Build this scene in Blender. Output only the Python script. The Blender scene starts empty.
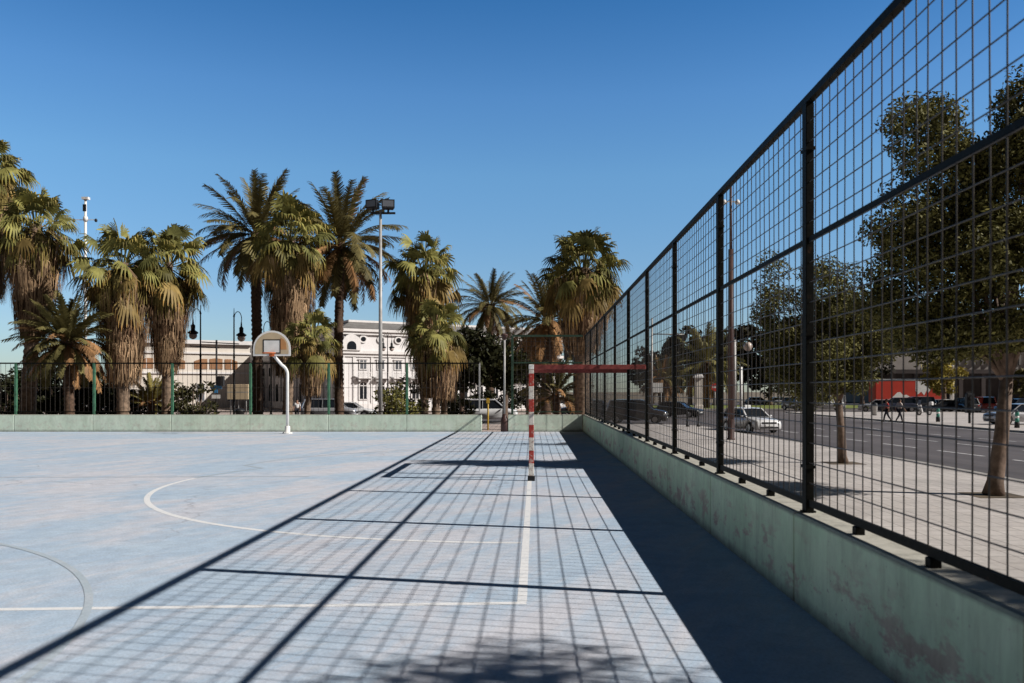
import bpy, bmesh, math, random
import numpy as np
from mathutils import Vector, Matrix

R = math.radians
PI = math.pi
scene = bpy.context.scene
COL = scene.collection
G = -0.70          # level of the pavements round the raised court
RD = -0.82         # level of the asphalt
SP = 3.12          # post spacing of the fence
FX = 2.096         # line of the side fence
Y0 = 6.63          # first fence post in view
YB = Y0 + 9 * SP   # far fence line


def wx(px, Y):     # world X of something measured in the photo at depth Y
    return (px - 533.0) * Y / 870.0


def wz(py, Y):
    return 1.6 + (391.5 - py) * Y / 870.0


# ---------------------------------------------------------------- objects
def tag(o, label=None, cat=None, group=None, kind=None):
    if label: o['label'] = label
    if cat: o['category'] = cat
    if group: o['group'] = group
    if kind: o['kind'] = kind
    return o


def empty(name, loc, rz=0, label=None, cat=None, group=None):
    o = bpy.data.objects.new(name, None)
    COL.objects.link(o)
    o.location = loc
    o.rotation_euler = (0, 0, rz)
    o.empty_display_size = 0.2
    return tag(o, label, cat, group)


def copy_tree(o, parent=None):
    c = o.copy()
    COL.objects.link(c)
    if parent is not None:
        c.parent = parent
    for ch in list(o.children):
        copy_tree(ch, c)
    return c


class MB:
    """collects boxes, bars, tubes, lathes; build() links them as one mesh object"""
    def __init__(self):
        self.v = []; self.f = []; self.m = []; self.s = []

    def add(self, vs, fs, m=0, smooth=False):
        n = len(self.v)
        self.v += [tuple(p) for p in vs]
        for f in fs:
            self.f.append(tuple(i + n for i in f)); self.m.append(m); self.s.append(smooth)
        return self

    def box(self, c, s, rz=0, m=0):
        x, y, z = s[0] / 2, s[1] / 2, s[2] / 2
        ca, sa = math.cos(rz), math.sin(rz)
        vs = []
        for dz in (-z, z):
            for dx, dy in ((-x, -y), (x, -y), (x, y), (-x, y)):
                vs.append((c[0] + dx * ca - dy * sa, c[1] + dx * sa + dy * ca, c[2] + dz))
        return self.add(vs, [(3, 2, 1, 0), (4, 5, 6, 7), (0, 1, 5, 4), (1, 2, 6, 5), (2, 3, 7, 6), (3, 0, 4, 7)], m)

    def bx(self, x0, x1, y0, y1, z0, z1, m=0):
        return self.box(((x0 + x1) / 2, (y0 + y1) / 2, (z0 + z1) / 2), (x1 - x0, y1 - y0, z1 - z0), 0, m)

    def cbox(self, x0, x1, y0, y1, z0, z1, b=0.01, m=0):
        """box with bevelled upper and side edges"""
        vs = []
        for (z, i) in ((z0, 0), (z1 - b, 0), (z1, b)):
            a0, a1, c0, c1 = x0 + i, x1 - i, y0 + i, y1 - i
            k = b
            vs += [(a0 + k, c0, z), (a1 - k, c0, z), (a1, c0 + k, z), (a1, c1 - k, z), (a1 - k, c1, z), (a0 + k, c1, z), (a0, c1 - k, z), (a0, c0 + k, z)]
        fs = [tuple(range(7, -1, -1)), tuple(range(16, 24))]
        for r in (0, 8):
            for i in range(8):
                j = (i + 1) % 8
                fs.append((r + i, r + j, r + 8 + j, r + 8 + i))
        return self.add(vs, fs, m)

    def tube(self, pts, rad, n=8, m=0, cap=True, smooth=True, ph=0.0):
        pts = [Vector(p) for p in pts]
        if not hasattr(rad, '__len__'): rad = [rad] * len(pts)
        vs = []; fs = []
        prev = None
        for i, p in enumerate(pts):
            t = (pts[min(i + 1, len(pts) - 1)] - pts[max(i - 1, 0)])
            t.normalize()
            if prev is None:
                a = Vector((0, 0, 1)) if abs(t.z) < 0.9 else Vector((1, 0, 0))
                u = t.cross(a).normalized()
            else:
                u = (prev - t * prev.dot(t))
                u = u.normalized() if u.length > 1e-6 else t.orthogonal().normalized()
            prev = u
            w = t.cross(u)
            for k in range(n):
                a = 2 * PI * k / n + ph
                vs.append(p + (u * math.cos(a) + w * math.sin(a)) * rad[i])
        for i in range(len(pts) - 1):
            for k in range(n):
                k2 = (k + 1) % n
                fs.append((i * n + k, i * n + k2, (i + 1) * n + k2, (i + 1) * n + k))
        self.add(vs, fs, m, smooth)
        if cap:
            b = len(self.v) - len(vs)
            self.f.append(tuple(b + k for k in range(n - 1, -1, -1))); self.m.append(m); self.s.append(False)
            b2 = b + (len(pts) - 1) * n
            self.f.append(tuple(b2 + k for k in range(n))); self.m.append(m); self.s.append(False)
        return self

    def bar(self, p0, p1, w, h=None, m=0):
        """rectangular bar between two points"""
        h = w if h is None else h
        p0, p1 = Vector(p0), Vector(p1)
        t = (p1 - p0).normalized()
        a = Vector((0, 0, 1)) if abs(t.z) < 0.95 else Vector((0, 1, 0))
        u = t.cross(a).normalized() * (w / 2)
        v = u.cross(t).normalized() * (h / 2)
        vs = [p0 - u - v, p0 + u - v, p0 + u + v, p0 - u + v, p1 - u - v, p1 + u - v, p1 + u + v, p1 - u + v]
        return self.add(vs, [(3, 2, 1, 0), (4, 5, 6, 7), (0, 1, 5, 4), (1, 2, 6, 5), (2, 3, 7, 6), (3, 0, 4, 7)], m)

    def lathe(self, prof, n=16, c=(0, 0, 0), m=0, smooth=True):
        vs = []; fs = []
        for (r, z) in prof:
            for k in range(n):
                a = 2 * PI * k / n
                vs.append((c[0] + r * math.cos(a), c[1] + r * math.sin(a), c[2] + z))
        for i in range(len(prof) - 1):
            for k in range(n):
                k2 = (k + 1) % n
                fs.append((i * n + k, i * n + k2, (i + 1) * n + k2, (i + 1) * n + k))
        fs.append(tuple(range(n - 1, -1, -1)))
        fs.append(tuple((len(prof) - 1) * n + k for k in range(n)))
        return self.add(vs, fs, m, smooth)

    def prism(self, poly, y0, y1, m=0):
        """polygon in x,z extruded along y"""
        n = len(poly)
        vs = [(x, y0, z) for x, z in poly] + [(x, y1, z) for x, z in poly]
        fs = [tuple(range(n)), tuple(range(2 * n - 1, n - 1, -1))]
        for i in range(n):
            j = (i + 1) % n
            fs.append((j, i, n + i, n + j))
        return self.add(vs, fs, m)

    def ball(self, c, r, n=10, m=0):
        rr = r if hasattr(r, '__len__') else (r, r, r)
        vs = []; fs = []
        rows = max(4, n // 2 + 1)
        for i in range(rows + 1):
            t = PI * i / rows
            st = max(math.sin(t), 0.02)
            for k in range(n):
                a = 2 * PI * k / n
                vs.append((c[0] + rr[0] * st * math.cos(a), c[1] + rr[1] * st * math.sin(a), c[2] - rr[2] * math.cos(t)))
        for i in range(rows):
            for k in range(n):
                k2 = (k + 1) % n
                fs.append((i * n + k, i * n + k2, (i + 1) * n + k2, (i + 1) * n + k))
        return self.add(vs, fs, m, True)

    def build(self, name, mats, parent=None, label=None):
        me = bpy.data.meshes.new(name)
        me.from_pydata(self.v, [], self.f)
        if not isinstance(mats, (list, tuple)): mats = [mats]
        for mt in mats: me.materials.append(mt)
        me.polygons.foreach_set('material_index', self.m)
        me.polygons.foreach_set('use_smooth', self.s)
        me.update()
        o = bpy.data.objects.new(name, me)
        COL.objects.link(o)
        if parent is not None: o.parent = parent
        if label: o['label'] = label
        return o


def quads_obj(name, V, C, mat, parent=None):
    """V (n,4,3) leaf quads, C (n,3) colours kept in the 'tint' attribute"""
    V = np.asarray(V, dtype=np.float32).reshape(-1, 4, 3)
    C = np.asarray(C, dtype=np.float32).reshape(-1, 3)
    n = len(V)
    me = bpy.data.meshes.new(name)
    me.vertices.add(n * 4); me.vertices.foreach_set('co', V.reshape(-1))
    me.loops.add(n * 4); me.loops.foreach_set('vertex_index', np.arange(n * 4, dtype=np.int32))
    me.polygons.add(n); me.polygons.foreach_set('loop_start', np.arange(n, dtype=np.int32) * 4)
    me.update(calc_edges=True)
    at = me.attributes.new('tint', 'FLOAT_COLOR', 'POINT')
    cc = np.ones((n, 4, 4), dtype=np.float32); cc[:, :, :3] = C[:, None, :]
    at.data.foreach_set('color', cc.reshape(-1))
    me.materials.append(mat)
    o = bpy.data.objects.new(name, me)
    COL.objects.link(o)
    if parent is not None: o.parent = parent
    return o


# ---------------------------------------------------------------- materials
class NT:
    def __init__(self, name):
        self.mat = bpy.data.materials.new(name)
        self.mat.use_nodes = True
        self.t = self.mat.node_tree
        self.b = self.t.nodes['Principled BSDF']
        self.b.inputs['Specular IOR Level'].default_value = 0.3

    def n(self, typ, **kw):
        nd = self.t.nodes.new(typ)
        for k, v in kw.items():
            if k.startswith('i_'):
                key = k[2:].replace('_', ' ')
                nd.inputs[key].default_value = v
            else: setattr(nd, k, v)
        return nd

    def l(self, a, b): self.t.links.new(a, b)

    def coord(self, scale=(1, 1, 1), kind='Object', rot=(0, 0, 0)):
        tc = self.n('ShaderNodeTexCoord'); mp = self.n('ShaderNodeMapping')
        mp.inputs['Scale'].default_value = scale
        mp.inputs['Rotation'].default_value = rot
        src = tc.outputs[kind]
        if any(rot):      # turn first, stretch afterwards
            m0 = self.n('ShaderNodeMapping'); m0.inputs['Rotation'].default_value = rot
            mp.inputs['Rotation'].default_value = (0, 0, 0)
            self.l(src, m0.inputs['Vector']); src = m0.outputs['Vector']
        self.l(src, mp.inputs['Vector'])
        return mp.outputs['Vector']

    def noise(self, vec, scale, detail=4, rough=0.55, dist=0.0):
        nd = self.n('ShaderNodeTexNoise')
        nd.inputs['Scale'].default_value = scale; nd.inputs['Detail'].default_value = detail
        nd.inputs['Roughness'].default_value = rough; nd.inputs['Distortion'].default_value = dist
        if vec is not None: self.l(vec, nd.inputs['Vector'])
        return nd.outputs['Fac']

    def ramp(self, fac, stops):
        nd = self.n('ShaderNodeValToRGB')
        cr = nd.color_ramp
        while len(cr.elements) < len(stops): cr.elements.new(0.5)
        for e, (p, c) in zip(cr.elements, stops):
            e.position = p
            e.color = (c[0], c[1], c[2], 1) if hasattr(c, '__len__') else (c, c, c, 1)
        self.l(fac, nd.inputs['Fac'])
        return nd.outputs['Color']

    def mix(self, fac, a, b, blend='MIX'):
        nd = self.n('ShaderNodeMix', data_type='RGBA', blend_type=blend)
        for s, val in ((nd.inputs[0], fac), (nd.inputs[6], a), (nd.inputs[7], b)):
            if hasattr(val, 'is_linked') or hasattr(val, 'node'): self.l(val, s)
            elif hasattr(val, '__len__'): s.default_value = (val[0], val[1], val[2], 1)
            else: s.default_value = val
        return nd.outputs[2]

    def math(self, op, a, b=0.0):
        nd = self.n('ShaderNodeMath', operation=op)
        for s, val in ((nd.inputs[0], a), (nd.inputs[1], b)):
            if hasattr(val, 'node'): self.l(val, s)
            else: s.default_value = val
        return nd.outputs[0]

    def bump(self, h, strength=0.2, dist=0.01):
        nd = self.n('ShaderNodeBump')
        nd.inputs['Strength'].default_value = strength; nd.inputs['Distance'].default_value = dist
        self.l(h, nd.inputs['Height']); self.l(nd.outputs['Normal'], self.b.inputs['Normal'])

    def col(self, c):
        if hasattr(c, 'node'): self.l(c, self.b.inputs['Base Color'])
        else: self.b.inputs['Base Color'].default_value = (c[0], c[1], c[2], 1)

    def rough(self, r): self.b.inputs['Roughness'].default_value = r


random.seed(5)


def simple(name, c, rough=0.6, metal=0.0, var=0.25, scale=6.0, coat=0.0, spec=0.3, bump=0.0):
    m = NT(name)
    f = m.noise(m.coord(), scale, 5, 0.6)
    lo = [x * (1 - var) for x in c]; hi = [min(1, x * (1 + var)) for x in c]
    m.col(m.ramp(f, [(0.3, lo), (0.7, hi)]))
    m.rough(rough)
    m.b.inputs['Metallic'].default_value = metal
    m.b.inputs['Coat Weight'].default_value = coat
    m.b.inputs['Specular IOR Level'].default_value = spec
    if bump: m.bump(m.noise(m.coord(), scale * 4, 4), bump)
    return m.mat


def foliage_mat(name, trans=0.25, rough=0.5, spec=0.25):
    m = NT(name)
    a = m.n('ShaderNodeAttribute', attribute_name='tint')
    f = m.noise(m.coord(), 1.7, 3)
    c = m.mix(1.0, a.outputs['Color'], m.ramp(f, [(0.3, 0.65), (0.7, 1.25)]), 'MULTIPLY')
    m.col(c); m.rough(rough)
    m.b.inputs['Specular IOR Level'].default_value = spec
    tr = m.n('ShaderNodeBsdfTranslucent'); m.l(c, tr.inputs['Color'])
    mx = m.n('ShaderNodeMixShader'); mx.inputs[0].default_value = trans
    out = m.t.nodes['Material Output']
    m.l(m.b.outputs[0], mx.inputs[1]); m.l(tr.outputs[0], mx.inputs[2]); m.l(mx.outputs[0], out.inputs['Surface'])
    return m.mat


def court_mat():
    m = NT('court_paint')
    big = m.noise(m.coord((1, 1, 1)), 0.22, 6, 0.62, 0.6)
    streak = m.noise(m.coord((0.30, 1.5, 1), rot=(0, 0, R(-70))), 1.0, 7, 0.7, 0.5)
    mid = m.noise(m.coord(), 1.6, 7, 0.7)
    fine = m.noise(m.coord(), 45, 4, 0.7)
    blue = m.ramp(mid, [(0.25, (0.43, 0.555, 0.71)), (0.75, (0.57, 0.68, 0.80))])
    pink = m.ramp(mid, [(0.25, (0.62, 0.64, 0.715)), (0.75, (0.74, 0.73, 0.78))])
    wear = m.ramp(m.math('MULTIPLY', m.math('ADD', big, streak), 0.5), [(0.46, 0.0), (0.57, 0.95)])
    c = m.mix(wear, blue, pink)
    scuff = m.noise(m.coord((0.4, 3.5, 1), rot=(0, 0, R(-62))), 2.4, 7, 0.75, 0.9)
    c = m.mix(m.ramp(scuff, [(0.56, 0.0), (0.70, 0.5)]), c, (0.74, 0.74, 0.76))
    stain = m.noise(m.coord((1, 1, 1)), 0.55, 8, 0.75, 1.2)
    c = m.mix(m.ramp(stain, [(0.58, 0.0), (0.76, 0.45)]), c, (0.38, 0.40, 0.47))
    vo = m.n('ShaderNodeTexVoronoi', feature='DISTANCE_TO_EDGE'); vo.inputs['Scale'].default_value = 0.16
    dv = m.n('ShaderNodeVectorMath', operation='ADD'); nz = m.n('ShaderNodeTexNoise'); nz.inputs['Scale'].default_value = 1.1; nz.inputs['Detail'].default_value = 6
    m.l(m.coord(), dv.inputs[0]); m.l(m.coord(), nz.inputs['Vector']); m.l(nz.outputs['Color'], dv.inputs[1]); m.l(dv.outputs[0], vo.inputs['Vector'])
    crack = m.math('MULTIPLY', m.ramp(vo.outputs['Distance'], [(0.0, 0.6), (0.0022, 0.0)]), m.ramp(big, [(0.45, 0.0), (0.6, 1.0)]))
    c = m.mix(crack, c, (0.22, 0.22, 0.26))
    grit = m.noise(m.coord(), 14, 2, 0.5)
    c = m.mix(m.ramp(grit, [(0.73, 0.0), (0.77, 0.55)]), c, (0.27, 0.25, 0.25))
    blot = m.noise(m.coord(), 4.5, 5, 0.75, 0.4)
    c = m.mix(1.0, c, m.ramp(blot, [(0.3, 0.86), (0.7, 1.10)]), 'MULTIPLY')
    c = m.mix(1.0, c, m.ramp(fine, [(0.25, 0.74), (0.75, 1.18)]), 'MULTIPLY')
    m.col(c); m.rough(0.75)
    m.bump(m.math('ADD', fine, mid), 0.25, 0.006)
    return m.mat


def wall_mat(name, worn=1.0, pale=False):
    m = NT(name)
    geo = m.n('ShaderNodeNewGeometry'); sep = m.n('ShaderNodeSeparateXYZ'); m.l(geo.outputs['Position'], sep.inputs[0])
    sn = m.n('ShaderNodeSeparateXYZ'); m.l(geo.outputs['Normal'], sn.inputs[0])
    z = sep.outputs['Z']
    v = m.coord()
    n1 = m.noise(v, 1.3, 6, 0.65, 0.3); n2 = m.noise(v, 7, 6, 0.7, 0.4)
    drip = m.noise(m.coord((9, 9, 0.7)), 1.0, 5, 0.7, 0.2)
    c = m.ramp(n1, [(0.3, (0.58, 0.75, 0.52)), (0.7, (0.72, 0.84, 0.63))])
    if pale: c = m.ramp(n1, [(0.3, (0.69, 0.82, 0.66)), (0.7, (0.78, 0.87, 0.74))])  # far wall: paint colour lightened to stand in for strong sunlight
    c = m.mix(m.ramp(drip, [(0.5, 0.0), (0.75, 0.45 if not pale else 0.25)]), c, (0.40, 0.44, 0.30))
    # paint gone near the foot, in ragged patches
    n3 = m.noise(m.coord((1.0, .55, 1.3)), 4.2, 7, 0.72, 0.15); n4 = m.noise(v, 17, 4, 0.6, 0.1)
    band = m.ramp(m.math('ADD', z, m.math('MULTIPLY', m.math('SUBTRACT', n1, 0.5), 0.35)), [(0.05, 0.35), (0.20, 1.0), (0.34, 0.75), (0.55, 0.12)])
    pm = m.math('MULTIPLY', band, m.ramp(n3, [(0.51, 0.0), (0.59, 1.0)]))
    chips = m.math('MULTIPLY', m.ramp(n4, [(0.64, 0.0), (0.69, 1.0)]), m.ramp(n1, [(0.42, 0.0), (0.6, 1.0)]))
    stain = m.ramp(n2, [(0.3, (0.40, 0.24, 0.21)), (0.7, (0.62, 0.45, 0.39))])
    c = m.mix(m.math('MULTIPLY', pm, 0.85 * worn), c, stain)
    c = m.mix(m.math('MULTIPLY', chips, 0.7 * worn), c, (0.25, 0.19, 0.17))
    grime = m.noise(m.coord((1, 1, .5)), 2.6, 7, 0.75, 0.5)
    c = m.mix(1.0, c, m.ramp(grime, [(0.3, 0.78), (0.65, 1.08)]), 'MULTIPLY')
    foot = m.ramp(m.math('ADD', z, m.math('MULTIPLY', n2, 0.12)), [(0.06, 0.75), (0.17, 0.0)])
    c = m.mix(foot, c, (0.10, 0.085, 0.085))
    top = m.ramp(sn.outputs['Z'], [(0.5, 0.0), (0.8, 1.0)])
    conc = m.ramp(n2, [(0.25, (0.26, 0.25, 0.22)), (0.5, (0.46, 0.44, 0.38)), (0.8, (0.60, 0.57, 0.50))])
    c = m.mix(top, c, conc)
    edge = m.ramp(m.math('ADD', z, m.math('MULTIPLY', n2, 0.02)), [(0.655, 0.0), (0.675, 0.55)])
    c = m.mix(m.math('MULTIPLY', edge, m.math('SUBTRACT', 1.0, top)), c, (0.12, 0.13, 0.11))
    m.col(c); m.rough(0.85)
    m.bump(m.math('ADD', n2, drip), 0.3, 0.01)
    return m.mat


def tile_mat(name, c1, c2, size=0.4, mortar=(0.2, 0.18, 0.17)):
    m = NT(name)
    v = m.coord()
    bk = m.n('ShaderNodeTexBrick')
    bk.inputs['Scale'].default_value = 1.0
    bk.inputs['Brick Width'].default_value = size; bk.inputs['Row Height'].default_value = size
    bk.inputs['Mortar Size'].default_value = 0.012
    bk.offset = 0.0
    bk.inputs['Color1'].default_value = (*c1, 1); bk.inputs['Color2'].default_value = (*c2, 1); bk.inputs['Mortar'].default_value = (*mortar, 1)
    m.l(v, bk.inputs['Vector'])
    n1 = m.noise(v, 0.35, 7, 0.7, 0.5); n2 = m.noise(v, 9, 4, 0.7)
    c = m.mix(1.0, bk.outputs['Color'], m.ramp(n1, [(0.3, 0.72), (0.7, 1.12)]), 'MULTIPLY')
    c = m.mix(1.0, c, m.ramp(n2, [(0.3, 0.85), (0.7, 1.1)]), 'MULTIPLY')
    m.col(c); m.rough(0.8)
    return m.mat


def asphalt_mat():
    m = NT('asphalt')
    v = m.coord()
    n1 = m.noise(v, 0.15, 6, 0.65, 0.4); n2 = m.noise(v, 30, 3, 0.7); n3 = m.noise(m.coord((1.2, 0.04, 1)), 1.0, 5, 0.6)
    c = m.ramp(n1, [(0.3, (0.085, 0.074, 0.074)), (0.7, (0.14, 0.122, 0.122))])
    c = m.mix(1.0, c, m.ramp(n3, [(0.3, 0.8), (0.7, 1.2)]), 'MULTIPLY')
    c = m.mix(1.0, c, m.ramp(n2, [(0.3, 0.8), (0.7, 1.2)]), 'MULTIPLY')
    m.col(c); m.rough(0.8)
    return m.mat


def line_mat(name, c, wear):
    m = NT(name)
    v = m.coord()
    n1 = m.noise(v, 3.0, 7, 0.75, 0.5); n2 = m.noise(v, 40, 3, 0.7)
    under = (0.57, 0.62, 0.68)
    f = m.ramp(n1, [(wear - 0.06, 1.0), (wear + 0.10, 0.25)])
    cc = m.mix(f, under, c)
    cc = m.mix(1.0, cc, m.ramp(n2, [(0.3, 0.85), (0.7, 1.08)]), 'MULTIPLY')
    m.col(cc); m.rough(0.7)
    return m.mat


def band_mat():
    """goal post: worn red and white bands up the post"""
    m = NT('banded_paint')
    geo = m.n('ShaderNodeNewGeometry'); sep = m.n('ShaderNodeSeparateXYZ'); m.l(geo.outputs['Position'], sep.inputs[0])
    v = m.coord()
    n2 = m.noise(v, 14, 6, 0.75, 0.3)
    b = m.math('MODULO', m.math('ADD', m.math('MULTIPLY', sep.outputs['Z'], 1.0), 0.145), 0.46)
    f = m.ramp(b, [(0.0, 0.0), (0.2299, 0.0), (0.2301, 1.0)])
    for e in m.t.nodes:
        if e.bl_idname == 'ShaderNodeValToRGB': pass
    red = m.ramp(n2, [(0.3, (0.33, 0.035, 0.03)), (0.54, (0.45, 0.06, 0.045)), (0.62, (0.58, 0.42, 0.37))])
    white = m.ramp(n2, [(0.36, (0.42, 0.26, 0.22)), (0.5, (0.76, 0.72, 0.66))])
    m.col(m.mix(f, red, white)); m.rough(0.55)
    return m.mat


M = {}
M['court'] = court_mat()
M['wall'] = wall_mat('painted_concrete')
M['sun_tinted_wall'] = wall_mat('sun_tinted_concrete', 0.35, True)  # paler copy of the wall paint, sunlit brightness put into the colour
M['paving'] = tile_mat('pavement_tiles', (0.56, 0.51, 0.48), (0.61, 0.56, 0.53), 0.4, (0.36, 0.32, 0.30))
M['brick_paving'] = tile_mat('plaza_tiles', (0.50, 0.40, 0.36), (0.56, 0.46, 0.41), 0.3)
M['kerb'] = simple('kerb_stone', (0.38, 0.36, 0.33), 0.8, var=0.3, scale=3)
M['asphalt'] = asphalt_mat()
M['earth'] = simple('earth', (0.20, 0.16, 0.115), 0.9, var=0.4, scale=0.6)
M['bed'] = simple('bed_soil', (0.13, 0.10, 0.07), 0.9, var=0.5, scale=2)
M['line'] = line_mat('court_line_paint', (0.90, 0.90, 0.91), 0.60)
M['worn_line'] = line_mat('faded_line_paint', (0.48, 0.56, 0.63), 0.53)
M['road_line'] = simple('road_line_paint', (0.62, 0.60, 0.60), 0.7, var=0.3, scale=2)
M['fence'] = simple('fence_dark_paint', (0.005, 0.0045, 0.0035), 0.6, var=0.4, scale=9, spec=0.05)
_f = NT('fence_worn_paint'); _n = _f.noise(_f.coord(), 16, 6, 0.75)
_f.col(_f.ramp(_n, [(0.3, (0.004, 0.004, 0.0035)), (0.62, (0.010, 0.010, 0.008)), (0.70, (0.05, 0.024, 0.014))])); _f.rough(0.55)
_f.b.inputs['Specular IOR Level'].default_value = 0.06; _f.bump(_n, 0.2); M['fence'] = _f.mat
M['wire'] = simple('fence_wire', (0.038, 0.031, 0.026), 0.45, var=0.3, scale=9, spec=0.4)
M['fence_green'] = simple('fence_green_paint', (0.06, 0.17, 0.10), 0.45, var=0.3, scale=5, spec=0.4)
M['fence_dull'] = simple('fence_dull_green', (0.03, 0.06, 0.04), 0.5, var=0.3, scale=5, spec=0.3)
M['galv'] = simple('galvanised_steel', (0.42, 0.41, 0.40), 0.5, metal=0.2, var=0.2, scale=5)
M['white_paint'] = simple('white_steel_paint', (0.86, 0.85, 0.83), 0.45, var=0.1, scale=4)
M['band'] = band_mat()
M['red'] = simple('red_bar_paint', (0.20, 0.045, 0.04), 0.6, var=0.45, scale=10)
M['black'] = simple('black_iron', (0.018, 0.018, 0.02), 0.5, var=0.3, scale=6)
M['brown_iron'] = simple('brown_iron', (0.085, 0.045, 0.04), 0.5, var=0.3, scale=2)
M['glass_lamp'] = simple('lamp_glass', (0.52, 0.42, 0.38), 0.25, var=0.1)
M['globe'] = simple('globe_glass', (0.62, 0.52, 0.46), 0.3, var=0.08)
M['board'] = simple('tan_board', (0.60, 0.47, 0.31), 0.6, var=0.1, scale=3)
M['board_orange'] = simple('orange_board', (0.55, 0.27, 0.11), 0.6, var=0.1, scale=3)
M['orange'] = simple('orange_rim', (0.62, 0.16, 0.05), 0.5, var=0.15)
M['net'] = simple('white_net', (0.72, 0.70, 0.66), 0.8, var=0.1)
M['tar'] = simple('tyre_rubber', (0.015, 0.015, 0.016), 0.8, var=0.3, scale=20)
M['rim'] = simple('wheel_alloy', (0.45, 0.45, 0.46), 0.35, metal=0.8, var=0.1)
M['glass'] = simple('dark_glass', (0.018, 0.022, 0.028), 0.06, var=0.2, spec=0.6)
M['plate'] = simple('number_plate', (0.72, 0.72, 0.70), 0.5, var=0.05)
M['head'] = simple('headlight_glass', (0.70, 0.72, 0.74), 0.12, var=0.1, spec=0.6)
M['tail'] = simple('tail_light', (0.35, 0.015, 0.015), 0.2, var=0.1, spec=0.6)
M['bark'] = simple('tree_bark', (0.15, 0.105, 0.08), 0.9, var=0.5, scale=5, bump=0.5)
M['palm_bark'] = simple('palm_bark', (0.22, 0.155, 0.11), 0.9, var=0.6, scale=7, bump=0.6)
M['date_bark'] = simple('date_palm_bark', (0.10, 0.062, 0.042), 0.9, var=0.6, scale=9, bump=0.6)
M['leaf'] = foliage_mat('leaf', 0.14, 0.55, 0.12)
M['palm_leaf'] = foliage_mat('palm_leaf', 0.10, 0.5, 0.12)
M['thatch'] = foliage_mat('dead_palm_leaf', 0.12, 0.8, 0.1)
M['grass'] = foliage_mat('grass_blade', 0.3, 0.6, 0.15)
M['lawn'] = simple('lawn', (0.17, 0.20, 0.045), 0.9, var=0.35, scale=1.0)
M['blue'] = simple('blue_sign', (0.05, 0.25, 0.52), 0.5, var=0.1)
M['cream'] = simple('cream_render', (0.80, 0.73, 0.65), 0.85, var=0.1, scale=0.8)
M['white_render'] = simple('white_stone', (0.85, 0.82, 0.82), 0.85, var=0.09, scale=0.8)
M['trim'] = simple('white_trim', (0.85, 0.82, 0.81), 0.8, var=0.08, scale=2)
M['blue_stone'] = simple('blue_grey_stone', (0.21, 0.21, 0.26), 0.85, var=0.15, scale=0.8)
M['blue_trim'] = simple('pale_blue_stone', (0.29, 0.29, 0.34), 0.85, var=0.12, scale=1)
M['slate'] = simple('grey_roof', (0.20, 0.19, 0.185), 0.75, var=0.2, scale=1.5)
M['brickpane'] = simple('brown_shutter', (0.36, 0.19, 0.10), 0.7, var=0.2, scale=3)
M['grey_panel'] = simple('grey_panel', (0.36, 0.33, 0.31), 0.6, var=0.15, scale=0.5)
M['dark_panel'] = simple('dark_panel', (0.05, 0.04, 0.04), 0.6, var=0.3, scale=0.5)
M['bluegrey_glass'] = simple('hazy_glass', (0.13, 0.14, 0.16), 0.2, var=0.3, scale=0.4)
M['truck_red'] = simple('red_tarpaulin', (0.56, 0.055, 0.035), 0.5, var=0.1, scale=1)
M['yellow'] = simple('yellow_paint', (0.55, 0.36, 0.05), 0.5, var=0.1)
M['bollard_green'] = simple('green_bollard', (0.05, 0.26, 0.20), 0.5, var=0.1)
M['sign_red'] = simple('sign_red', (0.55, 0.05, 0.035), 0.5, var=0.05)
M['skin'] = simple('skin', (0.42, 0.25, 0.18), 0.6, var=0.08)
M['hair'] = simple('dark_hair', (0.03, 0.02, 0.016), 0.6, var=0.2)
for nm, c in dict(cloth_red=(0.46, 0.05, 0.04), cloth_dark=(0.025, 0.025, 0.035), cloth_pale=(0.60, 0.52, 0.48), cloth_white=(0.74, 0.73, 0.74), cloth_blue=(0.04, 0.05, 0.10)).items():
    M[nm] = simple(nm, c, 0.85, var=0.15, scale=10)


def car_paint(name, c, metal=0.0):
    return simple(name, c, 0.32, metal=metal, var=0.05, scale=2, coat=0.6, spec=0.5)


P = dict(white=car_paint('white_car_paint', (0.74, 0.74, 0.75)), silver=car_paint('silver_car_paint', (0.40, 0.40, 0.42), 0.3),
         black=car_paint('black_car_paint', (0.016, 0.016, 0.02)), blue=car_paint('dark_blue_car_paint', (0.03, 0.035, 0.06)),
         grey=car_paint('grey_car_paint', (0.25, 0.235, 0.24), 0.2), red=car_paint('red_car_paint', (0.5, 0.06, 0.04)),
         brown=car_paint('dark_brown_car_paint', (0.03, 0.024, 0.026)))

# ---------------------------------------------------------------- world, sun, camera
SUN_EL, SUN_AZ = R(36.0), R(103.2)
w = bpy.data.worlds.new('World'); scene.world = w; w.use_nodes = True
nt = w.node_tree
sky = nt.nodes.new('ShaderNodeTexSky'); sky.sky_type = 'NISHITA'; sky.sun_disc = False
sky.sun_elevation = SUN_EL; sky.sun_rotation = SUN_AZ
sky.altitude = 0; sky.air_density = 1.0; sky.dust_density = 0.2; sky.ozone_density = 2.0
bg = nt.nodes['Background']
hs = nt.nodes.new('ShaderNodeHueSaturation'); hs.inputs['Saturation'].default_value = 1.15; hs.inputs['Hue'].default_value = 0.503
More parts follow.
